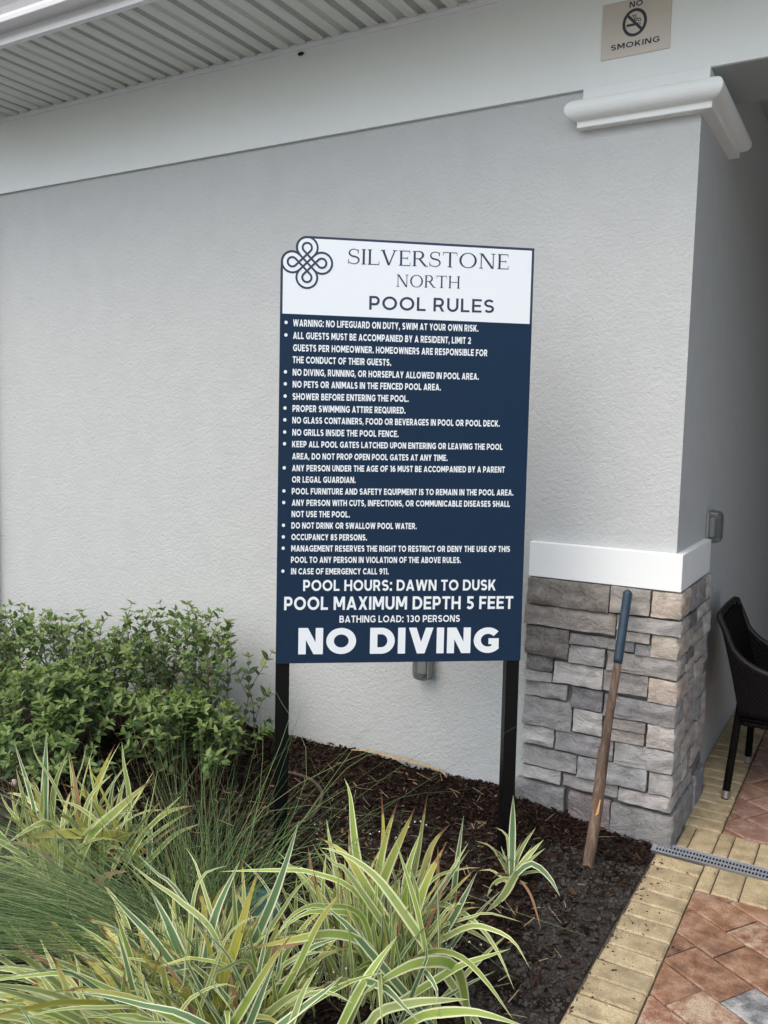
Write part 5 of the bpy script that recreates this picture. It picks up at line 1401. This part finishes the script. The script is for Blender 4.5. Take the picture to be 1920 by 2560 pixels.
# ---- weeping ornamental grass
gt = thing('ornamental_grass', 'fine wispy green ornamental grass flopping over to the left between the flax lilies', 'ornamental grass', (-1.08, -1.66, 0))
G = MB()
def blade(b, P, w, n=7):
    P = smooth_path(P, 4); 
    vs = []; k_ = len(P)
    for i, p in enumerate(P):
        t = (P[min(i + 1, k_ - 1)] - P[max(i - 1, 0)]).normalized(); s = t.cross(CAM - p).normalized()
        s = (s + Vector((random.gauss(0, .0), 0, 0))).normalized(); ww = w * (1 - (i / (k_ - 1)) ** 2 * .75) / 2
        vs += [p + s * ww, p - s * ww]
    b.add(vs, [(2 * i, 2 * i + 1, 2 * i + 3, 2 * i + 2) for i in range(k_ - 1)])
LEFT = Vector((-.864, -.503, 0)); AWAY = Vector((-.503, .864, 0))
for i in range(900):        # flopped mass
    o = Vector((-1.06, -1.70, 0)) + Vector((random.gauss(0, .07), random.gauss(0, .06), 0))
    d = (LEFT * random.uniform(.7, 1.1) + AWAY * random.gauss(.0, .22)).normalized(); L = random.uniform(.4, 1.15)
    sl = random.triangular(.02, .62, .3); bow = random.uniform(.0, .05) * L
    e = o + d * L + Vector((0, 0, max(.02, sl * L - bow)))
    mid = o + d * L * .45 + Vector((0, 0, sl * L * .5 + bow + .02)); q = o + d * L * .15 + Vector((0, 0, sl * L * .2 + bow * .8 + .02))
    blade(G, [o, q, mid, e], random.uniform(.0009, .0018))
for i in range(250):         # upright fan
    o = Vector((-1.10, -1.60, 0)) + Vector((random.gauss(0, .08), random.gauss(0, .07), 0))
    a = random.gauss(.0, .40); L = random.uniform(.35, .75)
    d = (-LEFT * math.sin(a) + AWAY * random.gauss(.12, .2) + Vector((0, 0, math.cos(a)))).normalized()
    e = o + d * L + Vector((0, 0, -.08 * abs(a))) ; mid = o + d * L * .5 + Vector((random.gauss(0, .012), random.gauss(0, .012), .025 * abs(a)))
    blade(G, [o, mid, e], random.uniform(.0010, .0017))
for i in range(130):         # loose, criss-cross
    o = Vector((-1.10, -1.62, 0)) + Vector((random.gauss(0, .1), random.gauss(0, .1), 0))
    a = random.uniform(0, 6.28); L = random.uniform(.25, .75); d = Vector((math.cos(a), math.sin(a), random.uniform(.2, 1.2))).normalized()
    mid = o + d * L * .55; e = mid + Vector((d.x, d.y, d.z * .3 - .35)).normalized() * L * .5
    e.z = max(e.z, .03); mid.z = max(mid.z, .04)
    blade(G, [o, mid, e], random.uniform(.0009, .0015))
# long single arching culms reaching right across the mulch and up in front of the sign
for dx, dy, h1, x2, y2, z2 in [(.35, .30, .42, .62, .50, .34), (.25, .35, .5, .42, .55, .52), (.30, .22, .40, .75, .30, .22), (.18, .28, .42, .30, .50, .70), (.2, .2, .4, .48, .40, .72), (.05, .25, .45, .0, .5, .75), (-.05, .3, .45, -.12, .55, .80),
                               (.12, .3, .5, .14, .5, .86), (.4, .1, .3, .85, .05, .10), (.45, .2, .36, 1.05, .2, .16), (.3, .4, .4, .5, .75, .40), (.22, .3, .38, .62, .62, .75), (.15, .2, .35, .38, .30, .55), (-.1, .1, .4, -.25, .3, .7), (.1, .12, .4, .2, .2, .66), (.25, .15, .3, .6, .25, .35)]:
    o = Vector((-1.08 + random.gauss(0, .05), -1.62 + random.gauss(0, .05), 0)); blade(G, [o, o + Vector((dx, dy, h1)), o + Vector((x2, y2, z2))], .0019)
    o = Vector((-1.08 + random.gauss(0, .06), -1.62 + random.gauss(0, .06), 0)); j_ = lambda s: random.gauss(0, s)
    blade(G, [o, o + Vector((dx + j_(.05), dy + j_(.05), h1 + j_(.04))), o + Vector((x2 + j_(.14), y2 + j_(.10), z2 + j_(.08)))], .0017)
G.build('blades', M['grass'], gt, kind='stuff')

# ---- leafy shrubs against the wall
def leaf_geo(L, w, curl=.12):
    """ovate leaf along +x, folded on the midrib; returns verts, faces, uv"""
    xs = [0, .12, .35, .62, .85, 1.0]; ws = [.08, .55, 1.0, .86, .42, 0.02]; vs, uv = [], []
    for x, ww in zip(xs, ws):
        z = -curl * L * x * x + .04 * L * math.sin(x * 3)
        for k_ in (-1, 0, 1): vs.append(Vector((x * L, k_ * ww * w / 2, z + abs(k_) * ww * w * .16))); uv.append((.5 + .5 * k_, x))
    fs = [(i * 3 + j, i * 3 + j + 3, i * 3 + j + 4, i * 3 + j + 1) for i in range(5) for j in range(2)]
    return vs, fs, uv
LG_ = {}
def leaf_mesh(kind, var):
    if (kind, var) in LG_: return LG_[(kind, var)]
    vs, fs, uv = leaf_geo(1.0, random.uniform(.38, .50), random.uniform(.0, .3)); b = MB(); b.add(vs, fs, uvs=uv)
    me = bpy.data.meshes.new('leaf'); me.from_pydata([tuple(v) for v in b.v], [], b.f); me.materials.append(M[kind]); ul = me.uv_layers.new(name='UVMap')
    ul.data.foreach_set('uv', [c for f in b.uv for u in f for c in u]); me.shade_smooth(); LG_[(kind, var)] = (me, vs, fs, uv); return LG_[(kind, var)]

def shrub(label, c, env, nstem, seed, leafL=(.035, .062), zmax=9, step=.026, young=.09, spread_base=.12, twigs=(2, 4), lean=(0, 0)):
    """env(dir_x, dir_y, height fraction) bounds; stems rise from the base and fork; leaves in opposite pairs"""
    random.seed(seed)
    t = thing('shrub', label, 'shrub', (c[0], c[1], 0), 'leafy shrubs along the wall')
    stems = MB(); leaves = []
    rx, ry, hh = env
    def grow(p, d, L, r, lvl):
        n = max(3, int(L / step)); P = [p.copy()]; side = random.uniform(0, 3.14)
        for i in range(n):
            d = (d + Vector((random.gauss(0, .07), random.gauss(0, .07), random.gauss(.03, .05)))).normalized()
            p = p + d * (L / n)
            if p.y > -.035: p.y = -.035; d.y = -abs(d.y) * .3
            if p.z < .03: p.z = .03; d.z = abs(d.z)
            P.append(p.copy()); f = i / n
            ez = ((p.x - c[0]) / rx) ** 2 + ((p.y - c[1]) / ry) ** 2 + (max(0, p.z) / hh) ** 2.5
            if ez > (1.0 if i % 3 else 1.35): break
            if (lvl > 0 or f > .35) and i > 0:
                side += math.pi / 2 + random.gauss(0, .25)
                for q in (0, 1):
                    a = side + q * math.pi; ref = d.cross(Vector((.3, .2, 1))).normalized(); r2 = ref.cross(d)
                    o = (ref * math.cos(a) + r2 * math.sin(a)) + d * random.uniform(.35, .8) + Vector((0, 0, .15))
                    leaves.append((p.copy(), o.normalized(), random.uniform(*leafL) * random.choice((.6, .85, 1, 1.1)), 1 if f > 1 - young * 2.2 else 0))
            if lvl < 2 and random.random() < (.16 if lvl == 0 else .10) and i > n * .25:
                a = random.uniform(0, 6.28); grow(p.copy(), (d + Vector((math.cos(a), math.sin(a), .25)) * .75).normalized(), L * random.uniform(.35, .6), r * .6, lvl + 1)
        k_ = len(P)
        stems.tube(P, [max(.0011, r * (1 - .75 * i / k_)) for i in range(k_)], 4, cap=False)
        for q in range(4):
            a = q * 1.5708 + side; ref = d.cross(Vector((.3, .2, 1))).normalized(); r2 = ref.cross(d)
            o = (ref * math.cos(a) + r2 * math.sin(a)) * .7 + d * random.uniform(.2, .6)
            leaves.append((p.copy(), o.normalized(), random.uniform(*leafL) * .7, 1))
    for i in range(nstem):
        a = random.uniform(0, 6.28); rr = math.sqrt(random.random()); tx, ty = c[0] + math.cos(a) * rr * rx * .95, c[1] + math.sin(a) * rr * ry * .9
        tz = hh * (1 - rr ** 3) ** .5 * random.uniform(.72, 1.18) + .05
        b0 = Vector((c[0] + (tx - c[0]) * .35 + random.gauss(0, spread_base), c[1] + (ty - c[1]) * .35 + random.gauss(0, spread_base * .5), .0)); b0.y = min(b0.y, -.05)
        dd = Vector((tx, min(ty, -.05), tz)) - b0
        grow(b0, (dd.normalized() + Vector((0, 0, .15))).normalized(), dd.length * 1.03, .0038, 0)
    stems.build('stems', M['stem'], t)
    leaves.sort(key=lambda l: (l[0] - CAM).length - l[2] * 12)
    rest = {0: MB(), 1: MB()}
    for i, (p, o, L, y) in enumerate(leaves):
        y = 1 if (y and p.z > hh * .35 or random.random() < .05) else 0
        kind = 'leaf_new' if y else 'leaf_old'
        up_ = Vector((random.gauss(0, .35), random.gauss(-.25, .35), 1)); s = up_.cross(o)
        if s.length < .1: s = Vector((1, 0, 0)).cross(o)
        s.normalize(); n_ = o.cross(s)
        mat = Matrix((o * L, s * L, n_ * L)).transposed()
        me, vs, fs, uv = leaf_mesh(kind, i % 5)
        if i < 300:
            ob = bpy.data.objects.new('leaf', me); m4 = mat.to_4x4(); m4.translation = p - Vector((c[0], c[1], 0)); ob.matrix_world = m4; COL.objects.link(ob); ob.parent = t; ob.matrix_parent_inverse = Matrix()
            ob.matrix_basis = m4
        else:
            rest[y].add([p + mat @ v for v in vs], fs, uvs=uv)
    for y, nm in ((0, 'foliage'), (1, 'young_foliage')):
        if rest[y].v: rest[y].build(nm, M['leaf_new' if y else 'leaf_old'], t, smooth=True, kind='stuff')
    return len(leaves)
tot = 0
tot += shrub('tallest leafy green shrub, the rightmost one, with a see-through crown beside the pool rules sign', (-2.36, -.36), (.64, .34, .70), 46, 3, (.036, .062), step=.040, spread_base=.2)
tot += shrub('leafy green shrub in the middle of the row, stems standing against the grey wall', (-3.02, -.42), (.62, .40, .56), 44, 4, (.036, .064), step=.040, spread_base=.2)
tot += shrub('leafy green shrub at the far left of the row against the wall', (-3.62, -.42), (.62, .40, .53), 38, 5, (.036, .064), step=.040, spread_base=.2)
tot += shrub('low dense shrub in front of the row, just above the back left flax lily', (-2.74, -.82), (.66, .42, .42), 66, 6, (.040, .070), step=.032)
tot += shrub('low spreading green shrub in front of the tallest one, nearest the drip tube', (-2.10, -.62), (.46, .38, .37), 54, 7, (.04, .068), step=.03)
tot += shrub('low green shrub at the left edge in front of the far left one', (-3.45, -1.0), (.5, .4, .40), 36, 8, (.04, .066), step=.034)
tot += shrub('short green shrub right behind the ornamental grass', (-2.45, -1.18), (.46, .32, .28), 44, 9, (.038, .065), step=.03)
print('shrub leaves', tot)
random.seed(77)
wd = thing('weed', 'tiny bright green weed growing from the crack at the foot of the porch side wall', 'weed', (.022, .66, 0))
for i in range(12):
    a = random.uniform(-1.4, 1.4); o = Vector((math.cos(a), math.sin(a), random.uniform(.3, 1.2))).normalized(); L = random.uniform(.012, .022); s = Vector((0, 0, 1)).cross(o).normalized(); n_ = o.cross(s)
    p = Vector((.022, .66, .006)) + o * random.uniform(.004, .022); vs, fs, uv = leaf_geo(L, L * .8); mat = Matrix((o, s, n_)).transposed()
    b = MB(); b.add([p + mat @ v for v in vs], fs, uvs=uv); b.build('leaf', M['weed'], wd, smooth=True)
